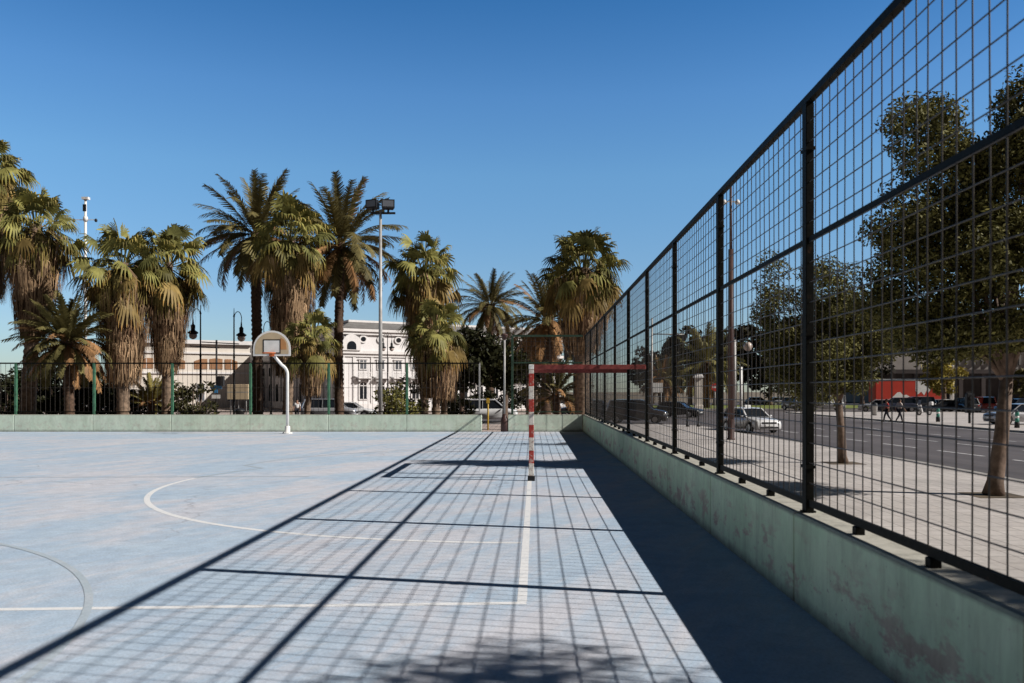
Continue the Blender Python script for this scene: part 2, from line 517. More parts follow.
# sky bright above the roofs, dimmed overhead out of view to deepen the shadows
tcw = nt.nodes.new('ShaderNodeTexCoord'); spw = nt.nodes.new('ShaderNodeSeparateXYZ'); nt.links.new(tcw.outputs['Generated'], spw.inputs[0])
zr_ = nt.nodes.new('ShaderNodeValToRGB'); nt.links.new(spw.outputs['Z'], zr_.inputs['Fac'])
els = zr_.color_ramp.elements
stops = ((0.0, (.62, .74, .98)), (.10, (.82, .95, 1.12)), (.24, (.97, 1.27, 1.36)), (.32, (.84, 1.22, 1.42)), (.41, (.49, 1.00, 1.28)), (.46, (.22, .38, .46)), (.53, (.09, .085, .08)), (1.0, (.05, .04, .035)))
while len(els) < len(stops): els.new(.5)
for e, (p, c) in zip(els, stops): e.position = p; e.color = (*c, 1)
mxw = nt.nodes.new('ShaderNodeMix'); mxw.data_type = 'RGBA'; mxw.blend_type = 'MULTIPLY'; mxw.inputs[0].default_value = 1.0
nt.links.new(sky.outputs[0], hs.inputs['Color']); nt.links.new(hs.outputs[0], mxw.inputs[6]); nt.links.new(zr_.outputs[0], mxw.inputs[7]); 
yr_ = nt.nodes.new('ShaderNodeValToRGB'); my_ = nt.nodes.new('ShaderNodeMath'); my_.operation = 'MULTIPLY_ADD'; my_.inputs[1].default_value = .5; my_.inputs[2].default_value = .5
nt.links.new(spw.outputs['Y'], my_.inputs[0]); nt.links.new(my_.outputs[0], yr_.inputs['Fac'])
els = yr_.color_ramp.elements
stops = ((0.40, (.42, .20, .13)), (.60, (.50, .30, .22)), (.80, (1, 1, 1)))       # sky dimmed and warmed behind the camera, unseen, to darken the shadows
while len(els) < len(stops): els.new(.5)
for e, (p, c) in zip(els, stops): e.position = p; e.color = (*c, 1)
mx2 = nt.nodes.new('ShaderNodeMix'); mx2.data_type = 'RGBA'; mx2.blend_type = 'MULTIPLY'; mx2.inputs[0].default_value = 1.0
nt.links.new(mxw.outputs[2], mx2.inputs[6]); nt.links.new(yr_.outputs[0], mx2.inputs[7]); nt.links.new(mx2.outputs[2], bg.inputs['Color'])
bg.inputs['Strength'].default_value = 0.10

sl = bpy.data.lights.new('sun', 'SUN'); sl.energy = 5.0; sl.angle = R(0.45); sl.color = (1.0, 0.955, 0.89)
so = bpy.data.objects.new('sun', sl); COL.objects.link(so)
d = Vector((-math.cos(SUN_EL) * math.sin(SUN_AZ), -math.cos(SUN_EL) * math.cos(SUN_AZ), -math.sin(SUN_EL)))
so.rotation_euler = d.to_track_quat('-Z', 'Y').to_euler(); so.location = (30, -8, 30)

cd = bpy.data.cameras.new('camera'); cam = bpy.data.objects.new('camera', cd); COL.objects.link(cam)
cam.location = (0, 0, 1.6); cam.rotation_euler = (R(90), 0, 0)
cd.sensor_width = 36; cd.lens = 870 / 1024 * 36
cd.shift_x = -21 / 1024; cd.shift_y = 50 / 1024; cd.clip_start = 0.1; cd.clip_end = 6000
scene.camera = cam
scene.cycles.diffuse_bounces = 1
cd.dof.use_dof = True; cd.dof.focus_distance = 18.0; cd.dof.aperture_fstop = 2.8
scene.view_settings.view_transform = 'Standard'; scene.view_settings.look = 'None'; scene.view_settings.exposure = 0

# ---------------------------------------------------------------- setting
def rise(Y):      # the street side is a little higher near the camera
    return 0.25 * min(1.0, max(0.0, (52.0 - Y) / 26.0))


def structure(name, mb, mat, slope=False):
    o = tag(mb.build(name, mat), kind='structure')
    if slope:
        bm = bmesh.new(); bm.from_mesh(o.data)
        for yc in (26.0, 52.0):
            bmesh.ops.bisect_plane(bm, geom=bm.verts[:] + bm.edges[:] + bm.faces[:], plane_co=(0, yc, 0), plane_no=(0, 1, 0), dist=1e-5)
        for v in bm.verts: v.co.z += rise(v.co.y)
        bm.to_mesh(o.data); bm.free()
    return o


def sheet(x0, x1, y0, y1, z): return MB().add([(x0, y0, z), (x1, y0, z), (x1, y1, z), (x0, y1, z)], [(0, 1, 2, 3)])


structure('ground', sheet(-2500, 2500, -400, 3500, RD - 0.03), M['earth'])
structure('road', sheet(2.24, 320, -60, 190, RD).add([(-260, 61.5, RD), (2.24, 61.5, RD), (2.24, 190, RD), (-260, 190, RD)], [(0, 1, 2, 3)]), M['asphalt'], True)
structure('court', MB().bx(-46, 1.99, -20, YB - 0.12, -0.5, 0.0), M['court'])


def slab(name, x0, x1, y0, y1, mat, top=G, slope=False):
    structure(name, MB().bx(x0 + .16, x1 - .16, y0 + .16, y1 - .16, RD - 0.02, top), mat, slope)
    k = MB()
    for a in ((x0, x1, y0, y0 + .15), (x0, x1, y1 - .15, y1), (x0, x0 + .15, y0 + .15, y1 - .15), (x1 - .15, x1, y0 + .15, y1 - .15)):
        k.bx(*a, RD - 0.02, top + 0.004)
    structure(name + '_kerb', k, M['kerb'], slope)


# pavement beside the court, with a rounded corner at the crossing
def corner_poly(x0, x1, y0, y1, r, inset=0.0):
    x0 += inset; x1 -= inset; y0 += inset; y1 -= inset; r -= inset
    pts = [(x0, y0), (x1, y0)]
    for k in range(9):
        a = k / 8 * PI / 2
        pts.append((x1 - r + r * math.cos(a), y1 - r + r * math.sin(a)))
    pts.append((x0, y1))
    return pts


def poly_slab(mb, pts, z0, z1):
    n = len(pts)
    vs = [(x, y, z0) for x, y in pts] + [(x, y, z1) for x, y in pts]
    fs = [tuple(range(n - 1, -1, -1)), tuple(range(n, 2 * n))]
    for i in range(n):
        j = (i + 1) % n
        fs.append((i, j, n + j, n + i))
    mb.add(vs, fs)
    return mb


structure('pavement', poly_slab(MB(), corner_poly(2.25, 11.4, -30, 62, 5, 0.16), RD - .02, G), M['paving'], True)
structure('pavement_kerb', poly_slab(MB(), corner_poly(2.25, 11.4, -30, 62, 5), RD - .03, G - 0.006), M['kerb'], True)
structure('plaza', MB().bx(-120, 2.22, YB + 0.2, 61.8, RD - .02, G), M['brick_paving'])
structure('plaza_kerb', MB().bx(-120, 2.22, 61.8, 62, RD - .02, G + .004), M['kerb'])
slab('far_pavement', -140, 10, 83, 125, M['brick_paving'])
slab('traffic_island', 28.5, 48, 36, 98, M['paving'], G, True)
slab('lawn', 14, 62, 117, 148, M['lawn'])
slab('hall_pavement', 70, 200, 125, 185, M['paving'])

# planting bed behind the far fence
structure('planting_bed', MB().bx(-44, -2.6, 37.2, 49.5, RD, G + 0.03), M['bed'])
for i, x in enumerate((10.1, 10.1)):
    pass
pit = MB()
for X, Y in ((9.1, 17.2), (8.87, 24.9), (10.5, 2.45)):
    pit.bx(X - .5, X + .5, Y - .5, Y + .5, RD, G + 0.005)
structure('tree_pits', pit, M['bed'], True)

# lane lines
ll = MB()
for X, dash in ((15.35, 0), (18.6, 0), (22.2, 0)):
    y = 14.0
    while y < 58:
        ll.add([(X - .07, y, RD + .005), (X + .07, y, RD + .005), (X + .07, y + 3.4, RD + .005), (X - .07, y + 3.4, RD + .005)], [(0, 1, 2, 3)])
        y += 5.2
ll.add([(27.9, 14, RD + .005), (28.05, 14, RD + .005), (28.05, 98, RD + .005), (27.9, 98, RD + .005)], [(0, 1, 2, 3)])
structure('lane_lines', ll, M['road_line'], True)


# ---------------------------------------------------------------- court lines (paint on the floor)
def strip(mb, pts, wd, z=0.0015):
    n = len(pts)
    vs = []
    for i, p in enumerate(pts):
        a = Vector(pts[max(i - 1, 0)]); b = Vector(pts[min(i + 1, n - 1)])
        t = (b - a).normalized(); nn = Vector((-t.y, t.x)) * wd / 2
        vs += [(p[0] + nn.x, p[1] + nn.y, z), (p[0] - nn.x, p[1] - nn.y, z)]
    mb.add(vs, [(2 * i, 2 * i + 1, 2 * i + 3, 2 * i + 2) for i in range(n - 1)])


cl = MB()
strip(cl, [(-0.083, 6.58 + 0.04), (-0.03, 27.8)], 0.075)
strip(cl, [(-0.05, 6.58), (-6.0, 6.28), (-14, 5.9)], 0.08)
RA, YA = 6.22, 15.42
strip(cl, [(-0.04 - RA * math.sin(a), YA - RA * math.cos(a)) for a in [R(0.8 + 95 * k / 44) for k in range(45)]], 0.085)
structure('court_lines', cl, M['line'])
cf = MB()
strip(cf, [(-8.96 + 6.2 * math.cos(R(a)), 3.92 + 6.2 * math.sin(R(a))) for a in range(-8, 120, 3)], 0.06, 0.003)
strip(cf, [(-11.5, 16.2), (-4.2, 16.35)], 0.05, 0.003)
strip(cf, [(-0.04 - RA * math.cos(a), YA + RA * math.sin(a)) for a in [R(6 + 20 * k / 12) for k in range(13)]] + [(-0.04 - RA * math.cos(a), 18.4 + RA * math.sin(a)) for a in [R(4 + 86 * k / 40) for k in range(41)]], 0.07, 0.003)
structure('faded_lines', cf, M['worn_line'])

# ---------------------------------------------------------------- concrete walls
def wall(x0, x1, y0, y1, along, joints, label, mat='wall'):
    mb = MB()
    g = 0.007
    js = [j for j in joints]
    for a, b in zip(js[:-1], js[1:]):
        if along == 'y': mb.cbox(x0, x1, a + g, b - g, -0.9, 0.68, 0.014)
        else: mb.cbox(a + g, b - g, y0, y1, -0.9, 0.68, 0.014)
    # dark core seen in the joints
    if along == 'y': mb.bx(x0 + .02, x1 - .02, js[0] + .03, js[-1] - .03, -0.9, 0.66)
    else: mb.bx(js[0] + .03, js[-1] - .03, y0 + .02, y1 - .02, -0.9, 0.66)
    return tag(mb.build('concrete_wall', M[mat]), label, 'wall')


wall(1.987, 2.235, 0, 0, 'y', [Y0 + k * SP for k in range(-5, 10)] + [YB + 0.1],
     'long low green concrete wall under the tall mesh fence on the right, paint peeling at its foot')
XG0, XG1 = wx(482, YB), wx(508, YB)       # gate opening in the far wall
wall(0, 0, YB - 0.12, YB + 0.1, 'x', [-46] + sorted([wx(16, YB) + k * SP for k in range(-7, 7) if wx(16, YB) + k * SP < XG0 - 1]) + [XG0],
     'low green concrete wall across the far left end of the court, sunlight painted into its pale colour', 'sun_tinted_wall')
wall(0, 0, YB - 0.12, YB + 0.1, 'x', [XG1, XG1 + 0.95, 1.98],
     'short green wall piece right of the gate gap, sunlight painted into its pale colour, striped by the mesh shadow', 'sun_tinted_wall')

# ---------------------------------------------------------------- mesh fences
def post_obj(x, y, z0, z1, s, mat, parent, sy=None):
    mb = MB()
    sy = sy or s
    mb.cbox(x - s / 2, x + s / 2, y - sy / 2, y + sy / 2, z0, z1, 0.006)
    mb.bx(x - s * .8, x + s * .8, y - s * .62, y + s * .62, z0 + 0.001, z0 + 0.014)
    for zc in (z0 + .35, (z0 + z1) / 2 - .2, z1 - .35):
        mb.bx(x - s * .56, x + s * .56, y - sy * .62, y + sy * .62, zc - .012, zc + .012)
    return mb.build('post', mat, parent)


def mesh_panel(p0, p1, z0, z1, gap, wr, mat, parent, vr=None, zgap=None):
    mb = MB()
    p0, p1 = Vector(p0), Vector(p1)
    L = (p1 - p0).length
    t = (p1 - p0) / L
    nv = max(1, round(L / gap))
    off = Vector((-t.y, t.x)) * wr * 1.6
    for i in range(1, nv):
        p = p0 + t * (L * i / nv + random.gauss(0, .003)); b_ = random.gauss(0, .006); q_ = p + t * random.gauss(0, .003)
        mb.tube([(p.x, p.y, z0), (p.x + off.x / wr * b_ * .4, p.y + t.y * b_ + t.x * 0, (z0 + z1) / 2), (q_.x, q_.y, z1)], vr or wr, 5, cap=False)
    nh = max(1, round((z1 - z0) / (zgap or gap)))
    for i in range(1, nh):
        z = z0 + (z1 - z0) * i / nh
        mb.tube([(p0.x + off.x, p0.y + off.y, z), (p1.x + off.x, p1.y + off.y, z)], wr, 5, cap=False)
    return mb.build('mesh_panel', mat, parent)


ZB, ZM, ZT = 0.757, 2.75, 3.82
fs = empty('mesh_fence', (FX, Y0, 0.68), 0, 'tall dark mesh fence with square posts running along the right side of the court', 'fence')
ys = [Y0 + k * SP for k in range(-5, 10)]
def loc(o): o.location = (-FX, -Y0, -0.68); return o
for y in ys:
    loc(post_obj(FX, y, 0.68, 3.79, 0.062, M['fence'], fs, 0.105))
loc(MB().bx(FX - .028, FX + .028, ys[0], ys[-1] + .05, 3.79, 3.845).build('top_rail', M['fence'], fs))
for nm, z, h in (('mid_rail', ZM, .036), ('bottom_rail', ZB, .05)):
    mb = MB()
    for a, b in zip(ys[:-1], ys[1:]): mb.bx(FX - .014, FX + .014, a + .054, b - .054, z - h / 2, z + h / 2)
    loc(mb.build(nm, M['fence'], fs))
for a, b in zip(ys[:-1], ys[1:]):
    loc(mesh_panel((FX, a + .03), (FX, b - .03), ZB, 3.79, 0.155, 0.0044, M['wire'], fs))
    for f in (0.335, 0.67):
        y = a + (b - a) * f
        loc(MB().cbox(FX - .03, FX + .03, y - .035, y + .035, .68, ZB - .025, .005).build('foot_block', M['fence'], fs))

# low fence on the far wall
XL = wx(16, YB)
fl = empty('mesh_fence', (XL, YB, 0.68), 0, 'low green mesh fence on the far wall, in front of the palms', 'fence')
xs = [XL + k * SP for k in range(-7, 7) if XL + k * SP < XG0 - .5]
xs_all = xs + [XG0 - .1]
def loc2(o): o.location = (-XL, -YB, -0.68); return o
for x in xs: loc2(post_obj(x, YB, .68, 2.72, .09, M['fence_green'], fl))
loc2(post_obj(XG0 - .1, YB, .68, 2.74, .06, M['galv'], fl))
loc2(MB().bx(xs[0] - SP, XG0 - .1, YB - .03, YB + .03, 2.70, 2.755).build('top_rail', M['fence'], fl))
loc2(MB().bx(xs[0] - SP, XG0 - .1, YB - .02, YB + .02, .77, .81).build('bottom_rail', M['fence'], fl))
for a, b in zip(xs_all[:-1], xs_all[1:]):
    loc2(mesh_panel((a + .03, YB), (b - .03, YB), .79, 2.71, .187, .007, M['wire'], fl, zgap=.95))
# tall return of the fence between the gate gap and the corner
fr = empty('mesh_fence', (XG1 + .17, YB, .68), 0, 'tall narrow green fence section between gate gap and the corner, behind the goal', 'fence')
def loc3(o): o.location = (-XG1 - .17, -YB, -0.68); return o
xr = [XG1 + .17, 1.98]
loc3(post_obj(xr[0], YB, .68, 3.8, .09, M['fence_dull'], fr))
loc3(MB().bx(xr[0], xr[1], YB - .03, YB + .03, 3.78, 3.86).build('top_rail', M['fence_dull'], fr))
loc3(MB().bx(xr[0] + .045, xr[1], YB - .02, YB + .02, 2.72, 2.78).build('mid_rail', M['fence_dull'], fr))
loc3(MB().bx(xr[0] + .045, xr[1], YB - .02, YB + .02, .77, .81).build('bottom_rail', M['fence_dull'], fr))
loc3(mesh_panel((xr[0], YB), (xr[1], YB), .79, 3.78, .187, .007, M['wire'], fr))
# grey gate post with a flared cap and a thick base
gp = empty('gate_post', (wx(504.5, YB), YB - .02, 0), 0, 'slim grey post with flared cap and thick dark foot beside the gate gap', 'post')
MB().tube([(0, 0, .55), (0, 0, 3.7)], .042, 10).build('shaft', M['galv'], gp)
MB().lathe([(.055, 3.66), (.10, 3.78), (.15, 3.84), (.14, 3.87), (.03, 3.92)], 14).build('cap', M['brown_iron'], gp)
MB().lathe([(.15, 0), (.15, .5), (.10, .56), (.10, .66), (.06, .70)], 14).build('foot', M['brown_iron'], gp)

# ---------------------------------------------------------------- goal
GX, GY0, GY1 = -0.03, 15.6, 18.72
goal = empty('handball_goal', (GX, GY0, 0), 0, 'red and white banded handball goal with red top bars reaching the fence', 'goal')
for y in (0, GY1 - GY0):
    MB().cbox(-.045, .045, y - .04, y + .04, .09, 2.0, .006).build('post', M['band'], goal)
    MB().cbox(-.065, .065, y - .06, y + .06, 0, .09, .008).build('foot', M['black'], goal)
    MB().cbox(.047, 2.06 - GX - .04, y - .04, y + .04, 2.0, 2.08, .006).build('side_bar', M['red'], goal)
    mb = MB()
    for k in range(4): mb.tube([(-.05, y + .03, .5 + k * .4), (-.07, y + .05, .48 + k * .4), (-.06, y + .07, .46 + k * .4)], .006, 5)
    MB().cbox(-.047, .047, y - .042, y + .042, 2.002, 2.084, .006).build('corner_joint', M['white_paint'], goal)
MB().cbox(-.04, .04, .044, GY1 - GY0 - .044, 2.003, 2.08, .006).build('crossbar', M['red'], goal)

# ---------------------------------------------------------------- basketball hoop
bx_, by_ = wx(287.5, 33.1), 33.1
hp = empty('basketball_hoop', (bx_, by_, 0), 0, 'white bent pole basketball hoop with rounded tan backboard in front of the far wall', 'hoop')
pts = [(0, 0, 0), (0, 0, 2.25)]
for k in range(1, 9):
    a = k / 8 * R(62)
    pts.append((-.40 * (1 - math.cos(a)) * .8, -.40 * (1 - math.cos(a)) * .75, 2.25 + .40 * math.sin(a)))
pts.append((-.42, -.43, 2.98))
MB().tube(pts, .056, 12).build('pole', M['white_paint'], hp)
mb = MB(); mb.lathe([(.19, 0), (.19, .03), (.10, .035), (.10, .26), (.075, .29)], 14)
for k in range(6): mb.lathe([(.02, .03), (.02, .06)], 6, (.15 * math.cos(k * PI / 3), .15 * math.sin(k * PI / 3), 0))
mb.build('base_plate', M['white_paint'], hp)
bcx, bcy, bz0 = wx(271.5, 32.5) - bx_, -.56, 2.93


def fan(r, ins):
    w_, h_ = .70 - ins, .95 - ins
    p = [(-w_, bz0 + ins), (w_, bz0 + ins)]
    cz = bz0 + .27
    for k in range(21):
        a = PI * k / 20
        p.append((w_ * math.cos(a), cz + (h_ - .27) * math.sin(a)))
    return [(bcx + x, z) for x, z in p]


bd = MB().prism(fan(1, 0), bcy, bcy + .03).build('backboard', M['white_paint'], hp)
MB().prism(fan(1, .07), bcy - .006, bcy - .001).build('face_panel', M['board'], bd)
mb = MB()
mb.prism([(bcx + .33, bz0 + .24), (bcx + .56, bz0 + .24), (bcx + .53, bz0 + .5), (bcx + .45, bz0 + .62), (bcx + .33, bz0 + .68)], bcy - .010, bcy - .0065)
mb.build('orange_patch', M['board_orange'], bd)
mb = MB(); hw, z0_, z1_ = .33, bz0 + .09, bz0 + .62; t_ = .04
mb.bx(bcx - hw, bcx + hw, bcy - .014, bcy - .0105, z1_ - t_, z1_); mb.bx(bcx - hw, bcx + hw, bcy - .014, bcy - .0105, z0_, z0_ + t_)
mb.bx(bcx - hw, bcx - hw + t_, bcy - .014, bcy - .0105, z0_ + t_, z1_ - t_); mb.bx(bcx + hw - t_, bcx + hw, bcy - .014, bcy - .0105, z0_ + t_, z1_ - t_)
mb.build('target_frame', M['black'], bd)
MB().bx(bcx - hw + t_, bcx + hw - t_, bcy - .012, bcy - .0105, z0_ + t_, z1_ - t_).build('target_panel', M['white_paint'], bd)
rz_ = bz0 + .10
MB().tube([(bcx + .23 * math.cos(a), bcy - .36 + .23 * math.sin(a), rz_) for a in [2 * PI * k / 24 for k in range(25)]], .017, 8, cap=False).build('rim', M['orange'], hp)
mb = MB(); mb.bar((bcx, bcy - .015, rz_ - .01), (bcx, bcy - .14, rz_ - .01), .12, .03); mb.bx(bcx - .10, bcx + .10, bcy - .022, bcy - .0145, rz_ - .12, rz_ + .03)
mb.build('rim_bracket', M['orange'], hp)
mb = MB()
for sx in (-.35, .35): mb.bar((bcx + sx, bcy + .03, bz0 + .35), (-.40, -.41, 2.88), .03)
mb.bar((-.42, -.43, 2.98), (bcx, bcy + .03, bz0 + .12), .07)
mb.build('support_arm', M['white_paint'], hp)


# ---------------------------------------------------------------- floodlight mast and lamps
fm_y = 36.4
fm = empty('floodlight_mast', (wx(380.5, fm_y), fm_y, G), 0, 'tall thin pale mast carrying two black floodlights, before the palms', 'mast')
MB().tube([(0, 0, 0), (0, 0, 9.9)], [.10, .055], 12).build('pole', M['galv'], fm)
MB().lathe([(.2, 0), (.2, .04), (.12, .05), (.11, .5), (.10, .52)], 12).build('base', M['galv'], fm)
MB().bx(-.42, .62, -.04, .04, 9.72, 9.80).build('crossarm', M['black'], fm)
for sx, rz in ((-.30, R(-25)), (.33, R(12))):
    mb = MB()
    ca, sa = math.cos(rz), math.sin(rz)
    c = Vector((sx, -.12, 10.1))
    prof = [(-.27, -.14, -.16), (.27, -.14, -.16), (.27, -.14, .19), (-.27, -.14, .19), (-.22, .16, -.2), (.22, .16, -.2), (.22, .16, .1), (-.22, .16, .1)]
    mb.add([(c.x + x * ca - y * sa, c.y + x * sa + y * ca, c.z + z) for x, y, z in prof], [(0, 1, 2, 3), (7, 6, 5, 4), (1, 0, 4, 5), (2, 1, 5, 6), (3, 2, 6, 7), (0, 3, 7, 4)])
    mb.bar((sx, -.05, 9.78), (sx, -.02, 9.95), .08)
    fh = mb.build('floodlight', M['black'], fm)
    mb = MB()
    pr = [(-.22, -.146, -.11), (.22, -.146, -.11), (.22, -.146, .14), (-.22, -.146, .14)]
    mb.add([(c.x + x * ca - y * sa, c.y + x * sa + y * ca, c.z + z) for x, y, z in pr], [(0, 1, 2, 3)])
    mb.build('lens', M['bluegrey_glass'], fh)

# far mast with little side arms, at the left
ym = 75.0
cm = empty('camera_mast', (wx(85.5, ym), ym, G), 0, 'thin white mast with small side arms rising between the left palms', 'mast')
MB().tube([(0, 0, 0), (0, 0, 18.9)], [.14, .10], 10).build('pole', M['white_paint'], cm)
mb = MB(); mb.bar((-.9, 0, 17.1), (.8, 0, 17.1), .06); mb.lathe([(.16, 16.95), (.2, 17.2), (.16, 17.4)], 10); mb.build('side_arm', M['white_paint'], cm)
MB().bx(-.25, .3, -.2, .2, 18.85, 19.05).build('top_box', M['white_paint'], cm)
mb = MB(); mb.bx(-.13, .13, -.22, -.12, 17.8, 18.4); mb.build('camera_box', M['black'], cm)
for s in (-1.0, .9): MB().lathe([(.05, .1), (.13, 0), (.12, -.14), (.04, -.2)], 8, (s, 0, 17.1)).build('lamp_head', M['black'], cm)


def iron_lamp(px, Y, side, ztop, label, double=False):
    t = empty('street_lamp', (wx(px, Y), Y, G), 0, label, 'street lamp', 'ornate iron lamps in the plaza')
    H = ztop - G
    MB().lathe([(.17, 0), (.17, .25), (.11, .32), (.10, .9), (.12, .95), (.06, 1.05), (.05, H * .6), (.07, H * .6 + .06), (.045, H * .6 + .12), (.035, H - .5), (.06, H - .46), (.025, H - .35), (.012, H)], 10).build('pole', M['black'], t)
    for s in ((side,) if not double else (-1, 1)):
        pts = []
        for k in range(15):
            a = PI * 1.12 * k / 14
            pts.append((s * (.21 - .21 * math.cos(a)), 0, H - .62 + .42 * math.sin(a)))
        MB().tube(pts, .022, 6).build('gooseneck', M['black'], t)
        ex, ez = pts[-1][0], pts[-1][2]
        ln = MB().lathe([(.03, .0), (.05, -.25), (.12, -.33), (.11, -.58), (.28, -.70), (.27, -.76), (.17, -.80)], 12, (ex, 0, ez)).build('lantern', M['black'], t)
        MB().lathe([(.20, -.80), (.22, -.90), (.16, -1.02), (.05, -1.08)], 12, (ex, 0, ez)).build('glass_bowl', M['glass_lamp'], ln)
    return t


iron_lamp(200.5, 47, -1, wz(305, 47), 'ornate black iron lamp whose lantern hangs to the left, beside the dark bush')
iron_lamp(234, 48, 1, wz(308, 48), 'ornate black iron lamp whose lantern hangs to the right, left of the backboard')
iron_lamp(271, 50, -1, wz(318, 50), 'ornate black iron lamp partly behind the basketball backboard')
iron_lamp(387.5, 84, 1, wz(332, 84), 'black twin armed iron lamp before the white building', True)
# wire and mast beside the lamps
sg = empty('traffic_mast', (wx(216.5, 62), 62, G), 0, 'slim dark traffic mast with blue arrow sign and a black signal head', 'traffic mast')
MB().tube([(0, 0, 0), (0, 0, wz(340, 62) - G)], .07, 8).build('pole', M['black'], sg)
MB().bar((-1.9, 0, wz(346, 62) - G), (.2, 0, wz(348, 62) - G), .07).build('side_arm', M['black'], sg)
zz = wz(388, 62) - G
MB().prism([(-.12, zz - .35), (.12, zz - .35), (.12, zz - .05), (.42, zz - .05), (.42, zz + .22), (-.42, zz + .22), (-.42, zz - .05), (-.12, zz - .05)], -.12, -.09).build('arrow_sign', M['blue'], sg)
mb = MB(); mb.cbox(.12, .55, -.2, .15, wz(386, 62) - G, wz(376, 62) - G, .03); mb.build('signal_head', M['black'], sg)
MB().bx(-.3, .3, -.12, -.1, zz - .75, zz - .48).build('lower_sign', M['plate'], sg)
tg = empty('cable_arm', (wx(200.5, 47) + .06, 47.0, wz(342, 47)), 0, 'thin dark cable arm strung between the two iron lamps on the left', 'cable')
MB().tube([(0, 0, 0), (.9, .5, -.03), (1.7, .95, -.05)], .03, 6).build('cable', M['black'], tg)

# brown lamp column on the right pavement
rl = empty('street_lamp', (wx(731, 39.3), 39.3, G + rise(39.3)), 0, 'tall brown lamp column on the right pavement, two small lamps at its top', 'street lamp')
MB().tube([(0, 0, 0), (0, 0, 8.6)], [.15, .12], 14).build('column', M['brown_iron'], rl)
MB().tube([(0, 0, 8.6), (0, 0, 11.6)], [.06, .04], 10).build('upper_tube', M['brown_iron'], rl)
MB().lathe([(.19, 0), (.19, .06), (.155, .08), (.155, .9), (.15, .92)], 14).build('base_collar', M['brown_iron'], rl)
MB().bar((-.32, 0, 10.75), (.32, 0, 10.75), .05).build('crossarm', M['white_paint'], rl)
for s in (-.3, .3): MB().lathe([(.05, .12), (.13, .0), (.12, -.06), (.03, -.10)], 10, (s, 0, 10.72)).build('lamp_head', M['white_paint'], rl)

gl = empty('street_lamp', (wx(748, 92), 92, G), 0, 'old lamp with round white globe in front of the dark trees', 'street lamp')
MB().lathe([(.25, 0), (.25, .5), (.1, .7), (.08, 6.4), (.16, 6.5), (.16, 6.6)], 10).build('pole', M['black'], gl)
MB().ball((0, 0, 7.05), .48, 14).build('globe', M['globe'], gl)

for px, ytop, Y, lab in ((741, 367, 100, 'pale square pole before the dark trees right of the lamp column'), (735, 340, 95, 'white pole just right of the brown lamp column')):
    t = empty('pole', (wx(px, Y), Y, G), 0, lab, 'pole')
    MB().tube([(0, 0, 0), (0, 0, wz(ytop, Y) - G)], .17, 8).build('shaft', M['white_paint'], t)
    MB().lathe([(.3, 0), (.3, .2), (.2, .25)], 10).build('foot', M['galv'], t)
gy = 84
gm = empty('signal_gantry', (wx(652, gy), gy, G), 0, 'thin grey mast with a long horizontal signal arm over the crossing', 'traffic mast')
MB().tube([(0, 0, 0), (0, 0, wz(318, gy) - G)], [.12, .07], 8).build('pole', M['galv'], gm)
MB().tube([(0, 0, wz(334, gy) - G), (3.1, 0, wz(334.5, gy) - G)], .06, 6).build('arm', M['galv'], gm)
MB().cbox(2.9, 3.25, -.2, .1, wz(341, gy) - G, wz(335, gy) - G, .03).build('signal_head', M['black'], gm)

# park gate pillar, no entry sign, white board
pl = empty('gate_pillar', (wx(698.5, 114), 114, G), 0, 'square cream stone gate pillar at the park edge', 'pillar')
MB().cbox(-.42, .42, -.42, .42, .5, 4.1, .02).build('shaft', M['cream'], pl)
MB().cbox(-.55, .55, -.55, .55, 0, .5, .03).build('plinth', M['cream'], pl)
mb = MB(); mb.cbox(-.6, .6, -.6, .6, 4.1, 4.35, .03); mb.cbox(-.45, .45, -.45, .45, 4.35, 4.6, .1); mb.build('cap_stone', M['trim'], pl)
ns = empty('no_entry_sign', (wx(715, 92), 92, G), 0, 'round red no entry sign with white bar on a thin pole', 'road sign')
MB().tube([(0, 0, 0), (0, 0, 3.1)], .05, 8).build('pole', M['galv'], ns)
mb = MB(); n_ = 20
mb.prism([(.42 * math.cos(2 * PI * k / n_), 2.75 + .42 * math.sin(2 * PI * k / n_)) for k in range(n_)], -.09, -.06)
dsk = mb.build('disc', M['sign_red'], ns)
MB().bx(-.28, .28, -.096, -.091, 2.68, 2.83).build('white_bar', M['plate'], dsk)
wb = empty('notice_board', (wx(657, 100), 100, G), 0, 'white notice board on two posts by the dark trees', 'board')
MB().bx(-.65, .65, -.05, .05, 2.2, 3.3).build('panel', M['white_paint'], wb)
for s in (-.5, .5): MB().tube([(s, .08, 0), (s, .08, 3.2)], .05, 6).build('post', M['galv'], wb)
bb = empty('billboard', (wx(238, 78), 78, G), 0, 'tan billboard on thin posts before the cream building', 'billboard')
MB().cbox(-.95, .95, -.08, .08, 1.6, 2.95, .02).build('panel', M['board'], bb)
MB().bx(-.97, .97, -.085, -.0805, 2.2, 2.28).build('panel_seam', M['kerb'], bb)
for s in (-.7, 0, .7): MB().tube([(s, .12, 0), (s, .12, 2.8)], .05, 6).build('post', M['galv'], bb)


def bin_obj(px, Y, label, mat):
    t = empty('litter_bin', (wx(px, Y), Y, G), 0, label, 'bin')
    MB().lathe([(.20, .06), (.25, .12), (.28, .95), (.30, .97), (.30, 1.02)], 14).build('body', mat, t)
    MB().lathe([(.31, 1.02), (.31, 1.08), (.2, 1.2), (.05, 1.24)], 14).build('lid', M['black'], t)
    MB().lathe([(.22, 0), (.22, .06)], 14).build('base', M['black'], t)


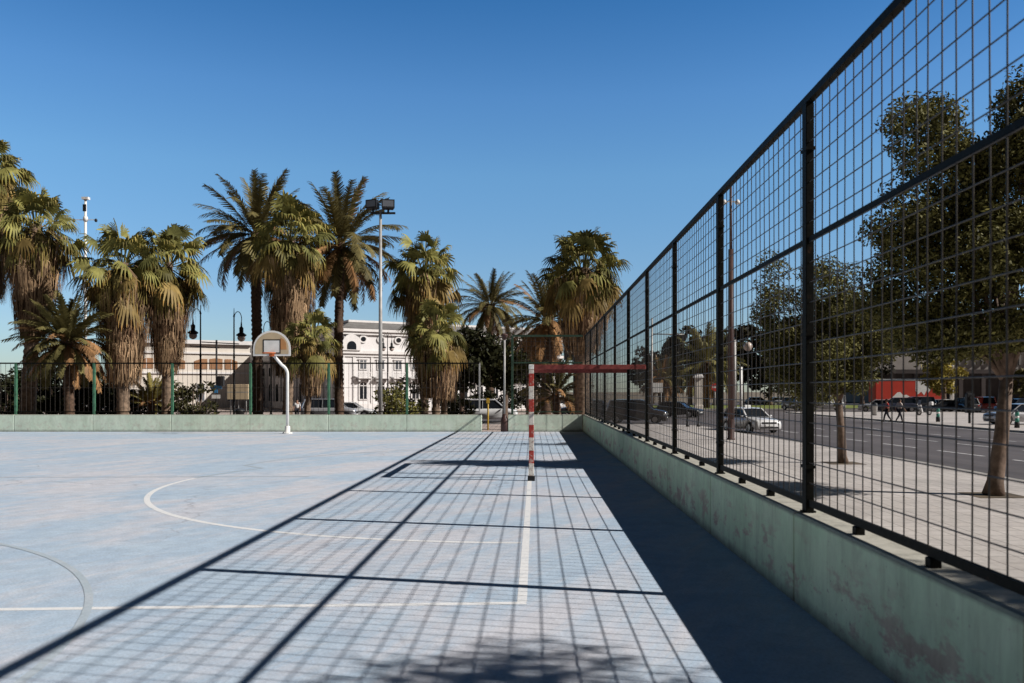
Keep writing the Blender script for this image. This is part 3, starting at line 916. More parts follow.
bin_obj(240, 55, 'dark litter bin on the plaza beyond the low fence', M['black'])
bin_obj(874.5, 84, 'grey litter bin on the traffic island near two walkers', M['galv'])
yp = empty('parking_post', (wx(488, 52), 52, G), 0, 'thin yellow post with small yellow plate beyond the gate gap', 'post')
MB().tube([(0, 0, 0), (0, 0, 1.9)], .05, 8).build('shaft', M['yellow'], yp)
MB().cbox(-.10, .10, -.07, -.052, 1.6, 1.9, .01).build('plate', M['yellow'], yp)

ad = empty('billboard', (wx(575, 60), 60, G), 0, 'white advertising panel in a dark frame between corner palm and fence', 'billboard')
za, zb = wz(360, 60) - G, wz(341, 60) - G
MB().cbox(-.75, .75, -.1, .1, za, zb, .02).build('frame', M['black'], ad)
MB().bx(-.55, .55, -.115, -.102, wz(353, 60) - G, wz(343.5, 60) - G).build('panel', M['white_paint'], ad)
MB().tube([(0, .0, 0), (0, .0, za)], .12, 8).build('post', M['black'], ad)

# bollards
def bollard(px, Y, kind, label):
    t = empty('bollard', (wx(px, Y), Y, G), 0, label, 'bollard', 'iron bollards at the corner' if kind == 'iron' else 'green and white bollards on the island')
    if kind == 'iron':
        MB().lathe([(.12, 0), (.12, .12), (.07, .16), (.065, .78), (.09, .80), (.09, .85), (.07, .95), (.02, 1.0)], 12).build('shaft', M['black'], t)
    else:
        MB().lathe([(.15, 0), (.15, .35), (.13, .37)], 12).build('foot', M['black'], t)
        MB().lathe([(.12, .37), (.12, .62)], 12).build('green_band', M['bollard_green'], t)
        MB().lathe([(.122, .62), (.122, .75)], 12).build('white_band', M['white_paint'], t)
        MB().lathe([(.12, .75), (.12, .98), (.08, 1.05), (.02, 1.07)], 12).build('green_top', M['bollard_green'], t)
    return t


bollard(687.5, 57, 'iron', 'left one of two dark iron bollards at the pavement corner')
bollard(698.5, 57, 'iron', 'right one of two dark iron bollards at the pavement corner')
bollard(938, 66, 'g', 'green and white bollard on the island, in front of the scooter and black cars')
bollard(1017, 55, 'g', 'green and white bollard at the island edge, before the silver car')
sb = empty('traffic_signal', (wx(969.5, 63), 63, G), 0, 'short black traffic signal standing on the island left of the big tree trunk', 'traffic signal')
MB().tube([(0, 0, 0), (0, 0, .75)], .09, 8).build('foot', M['black'], sb)
MB().cbox(-.26, .26, -.2, .2, .75, 2.15, .04).build('housing', M['black'], sb)
mb = MB()
for z in (1.05, 1.45, 1.85):
    mb.tube([(0, -.18, z), (0, -.32, z)], .14, 10)
mb.build('hood', M['black'], sb)
MB().bx(-.2, .2, -.02, .02, 2.15, 2.3).build('cap', M['black'], sb)


# ---------------------------------------------------------------- trees
rng = np.random.default_rng(7)


def unit(v): return v / (np.linalg.norm(v) + 1e-9)


def fan_frond(Vq, Cq, base, az, el, pet, blade, col, rg, droop=0.35, nseg=17, fold=0.25):
    d_ = np.array([math.cos(el) * math.cos(az), math.cos(el) * math.sin(az), math.sin(el)])
    hub = base + d_ * pet + np.array([0, 0, -0.18 * pet * math.cos(el)])
    el2 = el - R(rg.uniform(12, 34)) * (0.35 + math.cos(el))
    d2 = np.array([math.cos(el2) * math.cos(az), math.cos(el2) * math.sin(az), math.sin(el2)])
    s_ = np.array([-math.sin(az), math.cos(az), 0.0])
    tw = rg.uniform(-.9, .9)
    n_ = np.cross(s_, d2)
    s_, n_ = s_ * math.cos(tw) + n_ * math.sin(tw), n_ * math.cos(tw) - s_ * math.sin(tw)
    # stalk
    sw = s_ * 0.03
    Vq.append([base - sw, base + sw, hub + sw, hub - sw]); Cq.append(np.array(col) * 1.1 + 0.01)
    A = R(105)
    for k in range(nseg):
        a = -A + 2 * A * (k + .5) / nseg
        dr = math.cos(a) * d2 + math.sin(a) * s_ + fold * abs(math.sin(a)) * n_
        dr = unit(dr)
        L = blade * (0.72 + 0.28 * math.cos(a)) * rg.uniform(.88, 1.08)
        wv = unit(np.cross(dr, n_))
        h = 0.58 * L * (A * 2 / nseg) * 0.56
        p1 = hub + dr * .58 * L + np.array([0, 0, -0.10 * droop * L])
        p2 = hub + dr * (.92 * L) + np.array([0, 0, -droop * L * rg.uniform(.6, 1.25)])
        p3 = hub + dr * (.98 * L) + np.array([0, 0, -droop * L * rg.uniform(1.3, 1.9)])
        c = np.array(col) * rg.uniform(.8, 1.2)
        tipc = c * np.array([1.35, 1.1, .9])
        Vq.append([hub - wv * .012, hub + wv * .012, p1 + wv * h, p1 - wv * h]); Cq.append(c)
        Vq.append([p1 - wv * h, p1 + wv * h, p2 + wv * h * .45, p2 - wv * h * .45]); Cq.append(c)
        Vq.append([p2 - wv * h * .4, p2 + wv * h * .4, p3 + wv * .008, p3 - wv * .008]); Cq.append(tipc)


def fan_palm(px, Y, ycrown, rpx, skirt, trunk_r, label, lean=0.0, seed=1, nf=66, name='fan_palm', green=1.0, group='fan palms beyond the far fence'):
    """skirt = (y top, y bottom, top radius px, bottom radius px) in photo measures"""
    rg = np.random.default_rng(seed)
    X = wx(px, Y)
    t = empty(name, (X, Y, G), 0, label, 'palm tree', group)
    zc = wz(ycrown, Y) - G
    Rm = rpx * Y / 870.0
    # trunk
    mb = MB(); n = max(10, int(zc / .16)); pts = []; rad = []
    for i in range(n + 1):
        f = i / n
        pts.append((lean * (f - f * f * .3), 0, f * zc)); rad.append(trunk_r * (1.25 - .32 * f + .35 * max(0, .06 - f) / .06) * (1 + (.07 if i % 2 else -.03)) * rg.uniform(.95, 1.05))
    mb.tube(pts, rad, 12)
    mb.build('trunk', M['palm_bark'], t)
    cx = pts[-1][0]
    # living crown
    Vq, Cq = [], []
    cen = np.array([cx, 0, zc])
    for i in range(nf):
        u = (i + .5) / nf
        az = i * 2.39996 + rg.uniform(-.25, .25)
        el = R(86 - 136 * u + rg.uniform(-14, 14))
        pet = Rm * rg.uniform(.34, .78); blade = Rm * .42 * rg.uniform(.75, 1.15)
        g = rg.uniform(.75, 1.25) * green
        if u < .66: col = (.265 * g, .250 * g, .080 * g) if rg.uniform() < .75 else (.13 * g, .13 * g, .045 * g)
        else:
            q = rg.uniform()
            col = (.27 * g, .19 * g, .07 * g) if q < .5 else (.17 * g, .155 * g, .05 * g)
        base = cen + np.array([0, 0, -.35 * u * Rm * .6]) + np.array([math.cos(az), math.sin(az), 0]) * trunk_r * .6
        fan_frond(Vq, Cq, base, az, el, pet, blade, col, rg, droop=.22 + .25 * u)
    quads_obj('crown', Vq, Cq, M['palm_leaf'], t)
    # dead skirt
    if skirt:
        yt, yb, r1, r2 = skirt
        z1, z0 = wz(yt, Y) - G, wz(yb, Y) - G
        r1 *= Y / 870.0; r2 *= Y / 870.0
        Vq, Cq = [], []
        Hs = z1 - z0
        nn = int(220 + 150 * Hs)
        for j in range(nn):
            tt = rg.uniform() ** .9
            az = rg.uniform(0, 2 * PI)
            zz = z1 - tt * Hs * .86
            rr = (r1 * (1 - tt) + r2 * tt) * rg.uniform(.55, 1.05) * (1.0 + .12 * math.sin(az * 3 + tt * 9 + seed))
            rr = max(rr, trunk_r * 1.05)
            L = min(rg.uniform(.9, 1.9) * (1.0 if Hs > 2 else .7), zz - z0 + .1)
            if L < .15: continue
            e = np.array([math.cos(az), math.sin(az), 0]); tg_ = np.array([-math.sin(az), math.cos(az), 0])
            fx = pts[min(n, max(0, int(zz / zc * n)))][0]
            c0 = np.array([fx, 0, zz])
            q = rg.uniform()
            col = np.array((.50, .335, .20)) * rg.uniform(.45, 1.15) if q < .62 else np.array((.17, .10, .06)) * rg.uniform(.5, 1.2)
            if tt < .18 and q > .35: col = np.array((.30, .235, .08)) * rg.uniform(.6, 1.1)
            p0 = c0 + e * rr * .45 + np.array([0, 0, .12]); p1 = c0 + e * rr + np.array([0, 0, -.10 * L])
            for s in range(4):
                off = (s - 1.5) * .075 * rg.uniform(.5, 1.6)
                wd = rg.uniform(.012, .034)
                pm = p1 + tg_ * off + np.array([0, 0, -.12 - rg.uniform(0, .25) * L])
                pe = c0 + e * rr * rg.uniform(.80, 1.0) + tg_ * (off * rg.uniform(.8, 2.2)) + np.array([0, 0, -L * rg.uniform(.75, 1.1)])
                cc = col * rg.uniform(.75, 1.25)
                Vq.append([p0 - tg_ * .02, p0 + tg_ * .02, pm + tg_ * wd, pm - tg_ * wd]); Cq.append(cc)
                Vq.append([pm - tg_ * wd, pm + tg_ * wd, pe + tg_ * wd * .35, pe - tg_ * wd * .35]); Cq.append(cc)
        quads_obj('dead_skirt', Vq, Cq, M['thatch'], t)
    return t


def date_palm(px, Y, ycrown, rpx, trunk_r, label, seed=1, nf=70, dead=.12, low=-52, tint=(.165, .140, .058), group='date palms beyond the far fence', trunk=True):
    rg = np.random.default_rng(seed)
    X = wx(px, Y)
    t = empty('date_palm', (X, Y, G), 0, label, 'palm tree', group)
    zc = max(wz(ycrown, Y) - G, .5)
    Rm = rpx * Y / 870.0
    mb = MB(); n = max(8, int(zc / .13)); pts = []; rad = []
    for i in range(n + 1):
        f = i / n
        pts.append((.06 * math.sin(f * 5 + seed), 0, f * zc)); rad.append(trunk_r * (1.05 - .12 * f) * (1 + (.10 if i % 2 else -.06)) * rg.uniform(.94, 1.06) * (1.25 if f > .95 else 1))
    mb.tube(pts, rad, 12); mb.build('trunk', M['date_bark'], t)
    Vq, Cq = [], []
    for i in range(nf):
        u = (i + .5) / nf
        az = i * 2.39996 + rg.uniform(-.2, .2)
        el0 = R(84 + (low - 84) * u ** .95 + rg.uniform(-7, 7))
        L = Rm * 1.12 * rg.uniform(.88, 1.08)
        bend = R(rg.uniform(22, 52)) * (.45 + .75 * math.cos(el0))
        isdead = rg.uniform() < dead * (2.2 if u > .6 else .3)
        g = rg.uniform(.75, 1.2)
        col = np.array(tint) * g if not isdead else np.array((.32, .18, .085)) * g
        ns_ = 26
        p = np.array([pts[-1][0], 0, zc]) + np.array([math.cos(az), math.sin(az), 0]) * trunk_r * .7 + np.array([0, 0, -.25 * u])
        s_ = np.array([-math.sin(az), math.cos(az), 0])
        roll = rg.uniform(-.5, .5)
        for k in range(ns_):
            f = k / ns_
            el = el0 - bend * f * f * 1.1 - bend * .25 * f
            tdir = np.array([math.cos(el) * math.cos(az), math.cos(el) * math.sin(az), math.sin(el)])
            q = p + tdir * L / ns_
            up = np.cross(s_, tdir)
            sr = s_ * math.cos(roll) + up * math.sin(roll); ur = up * math.cos(roll) - s_ * math.sin(roll)
            wr_ = .035 * (1 - f) + .008
            Vq.append([p - sr * wr_, p + sr * wr_, q + sr * wr_, q - sr * wr_]); Cq.append(col * np.array((1.5, 1.35, 1.2)))
            if f > .10:
                ll_ = L * .155 * (math.sin(PI * (.12 + .82 * f)) ** .6)
                for sd in (-1, 1):
                    for o in (0.0, .5):
                        b = p + (q - p) * o
                        dr = unit(tdir * .75 + sr * sd * .72 + ur * rg.uniform(.05, .5))
                        tip = b + dr * ll_ * rg.uniform(.85, 1.1) + np.array([0, 0, -.07 * ll_])
                        wv = unit(np.cross(dr, ur)) * .036 * max(1.0, L / 3.0)
                        Vq.append([b - wv * .8, b + wv * .8, tip + wv * .3, tip - wv * .3]); Cq.append(col * rg.uniform(.8, 1.2))
            p = q
    quads_obj('crown', Vq, Cq, M['palm_leaf'], t)
    return t


def leaf_cloud(rg, centres, radii, per, size, cols, flat=.75):
    """leaf quads gathered in clumps"""
    Vs, Cs = [], []
    for c, r in zip(centres, radii):
        n = int(per * (r ** 2))
        v = rg.normal(size=(n, 3)); v /= np.linalg.norm(v, axis=1)[:, None]
        rad = r * rg.uniform(.35, 1.0, size=(n, 1)) ** .6
        pos = np.array(c) + v * rad * np.array([1, 1, flat])
        nrm = unit_rows(v * .6 + rg.normal(size=(n, 3)) * .6 + np.array([0, 0, .35]))
        a = unit_rows(np.cross(nrm, rg.normal(size=(n, 3))))
        b = np.cross(nrm, a)
        s = size * rg.uniform(.65, 1.25, size=(n, 1))
        q = np.stack([pos - a * s, pos - b * s * .42 + a * s * .1, pos + a * s, pos + b * s * .42 + a * s * .1], axis=1)
        col = np.array(cols[0]) + (np.array(cols[1]) - np.array(cols[0])) * rg.uniform(size=(n, 1))
        col = col * rg.uniform(.75, 1.25)
        Vs.append(q); Cs.append(col)
    return np.concatenate(Vs), np.concatenate(Cs)


def unit_rows(v): return v / (np.linalg.norm(v, axis=1)[:, None] + 1e-9)


def limbs(mb, rg, base, tr, hsplit, targets, lean=(0, 0)):
    b = Vector(base)
    top = b + Vector((lean[0], lean[1], hsplit))
    pts = [b, b + Vector((lean[0] * .15, lean[1] * .15, hsplit * .12)), b + Vector((lean[0] * .5 + .03, lean[1] * .5, hsplit * .5)), top]
    mb.tube(pts, [tr * 1.5, tr * 1.08, tr * .95, tr * .85], 12)
    for tg_ in targets:
        e = Vector(tg_)
        mid = top.lerp(e, .45) + Vector((rg.uniform(-.15, .15), rg.uniform(-.15, .15), .12 * (e - top).length))
        mb.tube([top - Vector((0, 0, tr * .6)), top.lerp(mid, .5), mid, e], [tr * .55, tr * .38, tr * .24, tr * .07], 7)


def street_tree(x, y, label, lobes, trunk_r, hsplit, lean, seed, per=980, size=.060, group='street trees on the right pavement'):
    """lobes: (dx, dy, z, rx, rz) ellipsoids, z above ground"""
    rg = np.random.default_rng(seed)
    t = empty('street_tree', (x, y, G + rise(y)), 0, label, 'tree', group); t.scale = (.89, .89, .89)
    mb = MB()
    limbs(mb, rg, (0, 0, 0), trunk_r, hsplit, [(l[0] * .9, l[1] * .9, l[2] + l[4] * .2) for l in lobes], lean)
    mb.build('trunk', M['bark'], t)
    cen, rad = [], []
    for (dx, dy, z, rx, rz, n) in lobes:
        for _ in range(n):
            v = rg.normal(size=3); v /= np.linalg.norm(v)
            f = rg.uniform(.25, 1.0) ** .5
            cen.append((dx + v[0] * rx * f, dy + v[1] * rx * f, z + v[2] * rz * f)); rad.append(rg.uniform(.30, .58))
    V, C = leaf_cloud(rg, cen, rad, per, size, ((.042, .042, .014), (.215, .20, .066)))
    quads_obj('crown', V, C, M['leaf'], t)
    return t


street_tree(9.1, 17.2, 'big street tree nearest on the right, its pale trunk leaning slightly',
            [(-1.45, .1, 7.95, .7, 1.2, 36), (-2.0, 0, 5.9, .75, .9, 28), (-1.7, .2, 4.5, 1.0, 1.1, 42), (-.6, 0, 3.8, 1.5, .8, 42), (-.3, -.2, 5.6, 1.1, 1.2, 50), (1.0, 0, 4.6, 1.9, 1.4, 70),
             (.9, .2, 6.6, 1.2, 1.3, 50), (.75, -.2, 7.7, .95, .95, 34), (2.5, .4, 6.0, 1.5, 1.6, 44), (-.2, .8, 6.2, 1.4, 1.2, 36), (-.55, .1, 6.9, .75, .9, 26), (.95, 0, 8.6, .75, .9, 28), (-1.3, 0, 3.5, 1.0, .6, 22)],
            .16, 2.6, (.35, .1), 11)
street_tree(8.87, 24.9, 'smaller street tree with thin trunk, behind the fence near the white car',
            [(-.6, 0, 3.6, 1.9, 1.25, 60), (-1.9, .2, 4.7, .8, 1.0, 22), (-.3, .2, 5.5, 1.0, 1.2, 34), (.9, -.1, 4.3, 1.3, 1.3, 40), (.35, -.3, 2.9, .7, .6, 14), (-1.3, -.2, 2.7, 1.0, .8, 20), (-2.2, 0, 5.7, .3, .9, 7), (-.1, 0, 4.5, 1.3, 1.2, 42), (-1.0, 0, 3.4, 1.4, .9, 30)],
            .13, 2.0, (-.15, 0), 23)
street_tree(10.5, 2.45, 'street tree just right of the frame that throws leaf shadow on the court',
            [(.2, 0, 4.6, 2.2, 1.3, 55), (-1.0, .1, 6.2, 1.3, 1.1, 30), (-.6, -.9, 7.6, 1.0, .8, 18), (.9, .2, 7.0, 1.2, 1.0, 26), (-1.5, .3, 8.3, .5, .5, 9)],
            .17, 2.6, (.1, .2), 31, per=640)

# -- palms
fan_palm(26, 44, 225, 43, (228, 338, 33, 11), .30, 'tall fan palm at the left edge with a thick brown skirt', lean=.75, seed=3)
fan_palm(-12, 46, 168, 40, (178, 300, 30, 14), .30, 'taller fan palm cut off by the left edge of the photo', seed=4)
fan_palm(123, 42, 263, 46, (268, 384, 32, 15), .24, 'fan palm with long tan skirt, left one of the close pair', seed=5)
fan_palm(166, 43.5, 262, 43, (275, 372, 27, 10), .20, 'fan palm with brown skirt, right one of the close pair', seed=6, lean=.2)
date_palm(257, 50, 232, 58, .29, 'tall dark trunked date palm, left of the broad skirted palm behind the backboard', seed=7, nf=62)
fan_palm(287, 46, 238, 44, (245, 375, 28, 16), .22, 'broad fan palm with thick shaggy skirt behind the basketball backboard', lean=.3, seed=8)
date_palm(339.5, 50, 243, 60, .26, 'tall date palm with long spreading fronds left of the floodlight mast', seed=9, nf=74, dead=.2)
fan_palm(304, 41, 338, 31, (338, 392, 15, 5), .12, 'small fan palm between the backboard and the white building', lean=.6, seed=10, nf=52)
fan_palm(424, 47, 270, 40, (272, 352, 22, 14), .20, 'taller fan palm right of the floodlight mast, above a smaller one', seed=12)
fan_palm(436, 41, 330, 36, (336, 395, 24, 16), .16, 'smaller fan palm right of the floodlight mast, under a taller one', seed=13, nf=58)
fan_palm(444, 43, 345, 24, (350, 398, 14, 10), .14, 'small dark fan palm beside the lower palms near the gate', seed=14, nf=44, green=.8)
date_palm(490, 87, 304, 34, .4, 'short crowned date palm over the dark trees left of the gate', seed=15, nf=60)
date_palm(547, 52, 318, 44, .3, 'date palm with orange brown dead fronds behind the goal', seed=16, nf=70, dead=.45)
fan_palm(583, 43, 268, 44, (270, 352, 34, 16), .36, 'big round fan palm with heavy dark skirt at the fence corner', seed=17, nf=84, green=.8)
date_palm(556, 44, 392, 34, .2, 'low date palm with arching fronds seen behind the goal', seed=18, nf=34, low=-10)
date_palm(68, 40.3, 340, 46, .22, 'low bushy date palm between the left fan palms', seed=19, nf=90, low=-42, dead=.25, tint=(.18, .158, .062))
date_palm(152, 45, 400, 26, .2, 'low yellow green date palm at the foot of the close palm pair', seed=20, nf=30, low=0, tint=(.28, .24, .08))
date_palm(706, 122, 362, 36, .5, 'date palm before the dark park trees, seen through the fence', seed=21, nf=50, tint=(.20, .18, .07), group='palms in the park across the road')
date_palm(662, 118, 378, 24, .4, 'brownish palm at the left end of the park trees', seed=22, nf=40, dead=.5, group='palms in the park across the road')


def shrub(px, Y, ybase_z, w, h, label, seed, cols, name='shrub', size=.13, per=120, group='shrubs beyond the far fence', n=26, trunk=.0):
    rg = np.random.default_rng(seed)
    t = empty(name, (wx(px, Y), Y, G), 0, label, 'tree' if name != 'shrub' else 'shrub', group)
    mb = MB()
    z0 = ybase_z
    if trunk:
        limbs(mb, rg, (0, 0, 0), trunk, z0 + h * .25, [(rg.uniform(-w, w) * .5, rg.uniform(-w, w) * .4, z0 + h * rg.uniform(.4, .8)) for _ in range(6)])
    else:
        for k in range(5):
            a = k * 1.3
            mb.tube([(.05 * math.cos(a), .05 * math.sin(a), 0), (.4 * w * math.cos(a) * .5, .4 * w * math.sin(a) * .5, h * .4), (w * .4 * math.cos(a), w * .4 * math.sin(a), h * .75)], [.05, .035, .01], 6)
    mb.build('trunk' if trunk else 'stem', M['bark'], t)
    cen, rad = [], []
    for _ in range(n):
        v = rg.normal(size=3); v /= np.linalg.norm(v)
        f = rg.uniform(.1, 1.0) ** .5
        zz = z0 + h * .5 + v[2] * h * .45 * f
        wide = w * (1.0 - .35 * max(0, (zz - z0 - h * .5) / h))
        cen.append((v[0] * wide * .8 * f, v[1] * wide * .7 * f, zz)); rad.append(rg.uniform(.16, .32) * min(w, h * .7) + .05)
    V, C = leaf_cloud(rg, cen, rad, per, size, cols)
    V[:, :, 2] = np.maximum(V[:, :, 2], .02)
    quads_obj('crown' if trunk else 'foliage', V, C, M['leaf'], t)
    return t


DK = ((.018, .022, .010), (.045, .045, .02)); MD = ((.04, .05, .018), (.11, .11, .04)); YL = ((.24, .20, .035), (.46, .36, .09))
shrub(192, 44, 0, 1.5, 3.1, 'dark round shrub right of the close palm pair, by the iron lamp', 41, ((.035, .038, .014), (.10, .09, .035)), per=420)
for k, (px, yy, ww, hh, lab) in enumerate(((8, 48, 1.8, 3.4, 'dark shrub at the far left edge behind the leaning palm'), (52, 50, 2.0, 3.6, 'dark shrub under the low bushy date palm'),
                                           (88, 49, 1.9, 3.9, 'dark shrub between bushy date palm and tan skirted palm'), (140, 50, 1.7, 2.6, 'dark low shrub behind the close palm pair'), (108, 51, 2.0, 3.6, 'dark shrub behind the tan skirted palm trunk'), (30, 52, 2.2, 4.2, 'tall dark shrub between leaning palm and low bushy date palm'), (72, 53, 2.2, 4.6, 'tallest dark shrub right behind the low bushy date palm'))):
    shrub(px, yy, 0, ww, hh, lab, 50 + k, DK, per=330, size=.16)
shrub(392, 39.5, 0, 1.35, 2.75, 'sunlit green shrub at the foot of the floodlight mast', 61, ((.09, .10, .028), (.25, .22, .065)), per=420, size=.10, n=34)
shrub(377, 40.5, 0, .9, 1.5, 'low green shrub left of the floodlight mast', 62, ((.08, .09, .028), (.21, .19, .06)), per=380, size=.10)
shrub(408, 42, 0, 1.0, 3.2, 'taller dark green shrub right of the floodlight mast', 63, MD, per=360, size=.11)
shrub(458, 46, 0, 1.0, 2.2, 'green shrub at the foot of the small palms near the gate', 64, MD, per=360, size=.12)
for k, (px, yy, z0, ww, hh, tr, lab) in enumerate(((462, 63, 2.4, 3.4, 4.6, .22, 'dense dark tree behind the small palms left of the gate'), (505, 64, 2.3, 3.0, 4.8, .2, 'dense dark tree over the white van'),
                                                   (535, 66, 2.5, 2.6, 3.8, .2, 'dense dark tree behind the goal post'))):
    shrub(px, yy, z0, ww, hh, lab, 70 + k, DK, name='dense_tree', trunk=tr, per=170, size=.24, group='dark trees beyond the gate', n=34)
shrub(528, 57, 3.2, 2.2, 2.6, 'green leafy tree crown behind the tall narrow fence', 77, MD, name='dense_tree', trunk=.15, per=200, size=.17, n=30, group='dark trees beyond the gate')
for k, (px, lab) in enumerate(((452, 'dark shrub across the street behind the lower palms'), (482, 'dark shrub across the street right behind the white people carrier'), (512, 'dark shrub across the street seen past the grey gate post'), (540, 'dark shrub across the street seen behind the goal post'))):
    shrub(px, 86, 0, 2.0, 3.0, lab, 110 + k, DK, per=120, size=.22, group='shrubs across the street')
park = ((648, 150, 11, 5.5), (668, 142, 13, 6), (690, 150, 14.5, 7), (715, 146, 15, 7), (742, 150, 16, 7.5), (770, 146, 16, 7), (800, 150, 17, 8), (832, 152, 16, 8), (862, 156, 15, 7.5))
names = ('small dark tree at the left end of the park', 'dark park tree behind the brownish palm', 'dark park tree left of the park date palm', 'dark park tree behind the date palm', 'dark park tree behind the round globe lamp',
         'dark park tree right of the globe lamp', 'dark park tree behind the smaller street tree', 'dark park tree right of the smaller street tree trunk', 'dark park tree beside the hall, above the red trailer')
for k, ((px, yy, hh, ww), lab) in enumerate(zip(park, names)):
    shrub(px, yy, 1.2, ww * .72, hh - 2, lab, 90 + k, ((.016, .016, .009), (.05, .042, .02)), name='park_tree', trunk=.35, per=36, size=.5, group='dark trees in the park', n=44)
shrub(944, 108, 2.0, 3.4, 4.6, 'yellow green round tree behind the parked cars', 101, YL, name='park_tree', trunk=.25, per=80, size=.34, group='trees by the hall', n=34)
shrub(1030, 100, 1.8, 3.4, 4.0, 'yellow green tree at the right edge behind the trunk', 102, ((.08, .08, .025), (.18, .15, .05)), name='park_tree', trunk=.25, per=40, size=.38, group='trees by the hall', n=30)

# ---------------------------------------------------------------- buildings
def arch(mb, cx, z0, z1, wd, y0, y1, n=10):
    r = wd / 2
    p = [(cx - r, z0), (cx + r, z0)] + [(cx + r * math.cos(PI * k / n), z1 - r + r * math.sin(PI * k / n)) for k in range(n + 1)]
    mb.prism(p, y0, y1)


def arch_window(cx, z0, z1, wd, y, frame_mat, pane_mat, parent, name='window'):
    f = MB(); arch(f, cx, z0 - .1, z1 + .14, wd + .3, y - .10, y - .001)
    fo = f.build(name, frame_mat, parent)
    p = MB(); arch(p, cx, z0, z1, wd, y - .12, y - .101); p.build('pane', pane_mat, fo)
    b = MB(); b.bx(cx - .04, cx + .04, y - .14, y - .121, z0, z1 - .02); b.bx(cx - wd / 2, cx + wd / 2, y - .14, y - .121, z1 - wd / 2 - .04, z1 - wd / 2 + .04); b.build('glazing_bar', frame_mat, fo)


def rect_window(cx, z0, z1, wd, y, frame_mat, pane_mat, parent):
    f = MB(); f.bx(cx - wd / 2 - .15, cx + wd / 2 + .15, y - .10, y - .001, z0 - .12, z1 + .18); f.bx(cx - wd / 2 - .25, cx + wd / 2 + .25, y - .18, y - .101, z1 + .1, z1 + .2)
    fo = f.build('window', frame_mat, parent)
    MB().bx(cx - wd / 2, cx + wd / 2, y - .12, y - .101, z0, z1).build('pane', pane_mat, fo)
    b = MB(); b.bx(cx - .04, cx + .04, y - .14, y - .121, z0, z1); b.bx(cx - wd / 2, cx + wd / 2, y - .139, y - .121, (z0 + z1) / 2 + .2, (z0 + z1) / 2 + .27); b.build('glazing_bar', frame_mat, fo)


# white classical building, its corner turned towards the court: front lit, left side in shade
YBd = 100.0
wbld = empty('white_building', (wx(344, YBd), YBd, G), R(32), 'white classical building with grey roof, round windows and balconies behind the palms', 'building')
x0, x1, dep = 0.0, 30.0, 46.0
zr = wz(331, YBd) - G
MB().bx(x0, x1, 0, dep, 0, zr).build('wall', M['white_render'], wbld)
rf = MB(); zt = wz(320.5, YBd) - G
rf.add([(x0 - .5, -.5, zr + .35), (x1 + .5, -.5, zr + .35), (x1 + .5, dep + .5, zr + .35), (x0 - .5, dep + .5, zr + .35), (x0 + 1.2, 1.6, zt), (x1 - 1.2, 1.6, zt), (x1 - 1.2, dep - 2, zt), (x0 + 1.2, dep - 2, zt)],
       [(3, 2, 1, 0), (0, 1, 5, 4), (1, 2, 6, 5), (2, 3, 7, 6), (3, 0, 4, 7), (4, 5, 6, 7)])
rfo = rf.build('roof', M['slate'], wbld)
MB().bx(x0 + 1.1, x1 - 1.1, 1.5, dep - 1.9, zt + .002, zt + .25).build('roof_ridge', M['trim'], rfo)
zc_ = wz(352, YBd) - G
cn = MB()
for (za, zb, o) in ((zr, zr + .34, .45), (zr - .35, zr - .002, .25), (zc_ - .15, zc_ + .2, .35), (zc_ - .5, zc_ - .152, .15), (0, .9, .12)):
    cn.bx(x0 - o, x1 + o, -o, -.001, za, zb)
    cn.bx(x0 - o, x0 - .001, .0, dep, za, zb)
cn.build('cornice', M['trim'], wbld)
for k in range(12):
    cx = 2.3 + 2.2 * k
    zo = wz(338.5, YBd) - G
    oc = MB(); oc.prism([(cx + .50 * math.cos(2 * PI * i / 16), zo + .45 * math.sin(2 * PI * i / 16)) for i in range(16)], -.14, -.001)
    oo = oc.build('round_window', M['trim'], wbld)
    MB().prism([(cx + .32 * math.cos(2 * PI * i / 16), zo + .28 * math.sin(2 * PI * i / 16)) for i in range(16)], -.16, -.141).build('pane', M['glass'], oo)
    rect_window(cx, wz(368.5, YBd) - G, wz(360, YBd) - G, .74, 0, M['trim'], M['bluegrey_glass'], wbld)
    bl = MB(); zb = wz(377, YBd) - G
    bl.bx(cx - .8, cx + .8, -.7, -.001, zb - .15, zb)
    for i in range(9): bl.bx(cx - .76 + i * .18, cx - .70 + i * .18, -.66, -.60, zb, zb + .5)
    bl.bx(cx - .8, cx + .8, -.7, -.58, zb + .5, zb + .6)
    for s in (-.6, .6): bl.bx(cx + s - .1, cx + s + .1, -.5, -.002, zb - .5, zb - .152)
    bl.build('balcony', M['trim'], wbld)
    arch_window(cx, wz(399, YBd) - G, wz(382, YBd) - G, .84, 0, M['trim'], M['glass'], wbld, 'arched_window')
    pp = MB(); pxx = cx - 1.1; pp.bx(pxx - .16, pxx + .16, -.09, -.002, .91, zc_ - .51); pp.build('pilaster', M['trim'], wbld)
ga = MB(); cx = .75
arch(ga, cx, zc_ + .2, wz(334, YBd) - G, 2.2, -.5, -.36)
gao = ga.build('arched_gable', M['trim'], wbld)
ga = MB(); arch(ga, cx, zc_ + .3, wz(341, YBd) - G, 1.1, -.53, -.501); ga.build('pane', M['glass'], gao)


def side_mb(f):
    """shapes drawn for a front wall, turned onto the left side wall"""
    m = MB(); f(m)
    m.v = [(y, -x, z) for x, y, z in m.v]
    return m


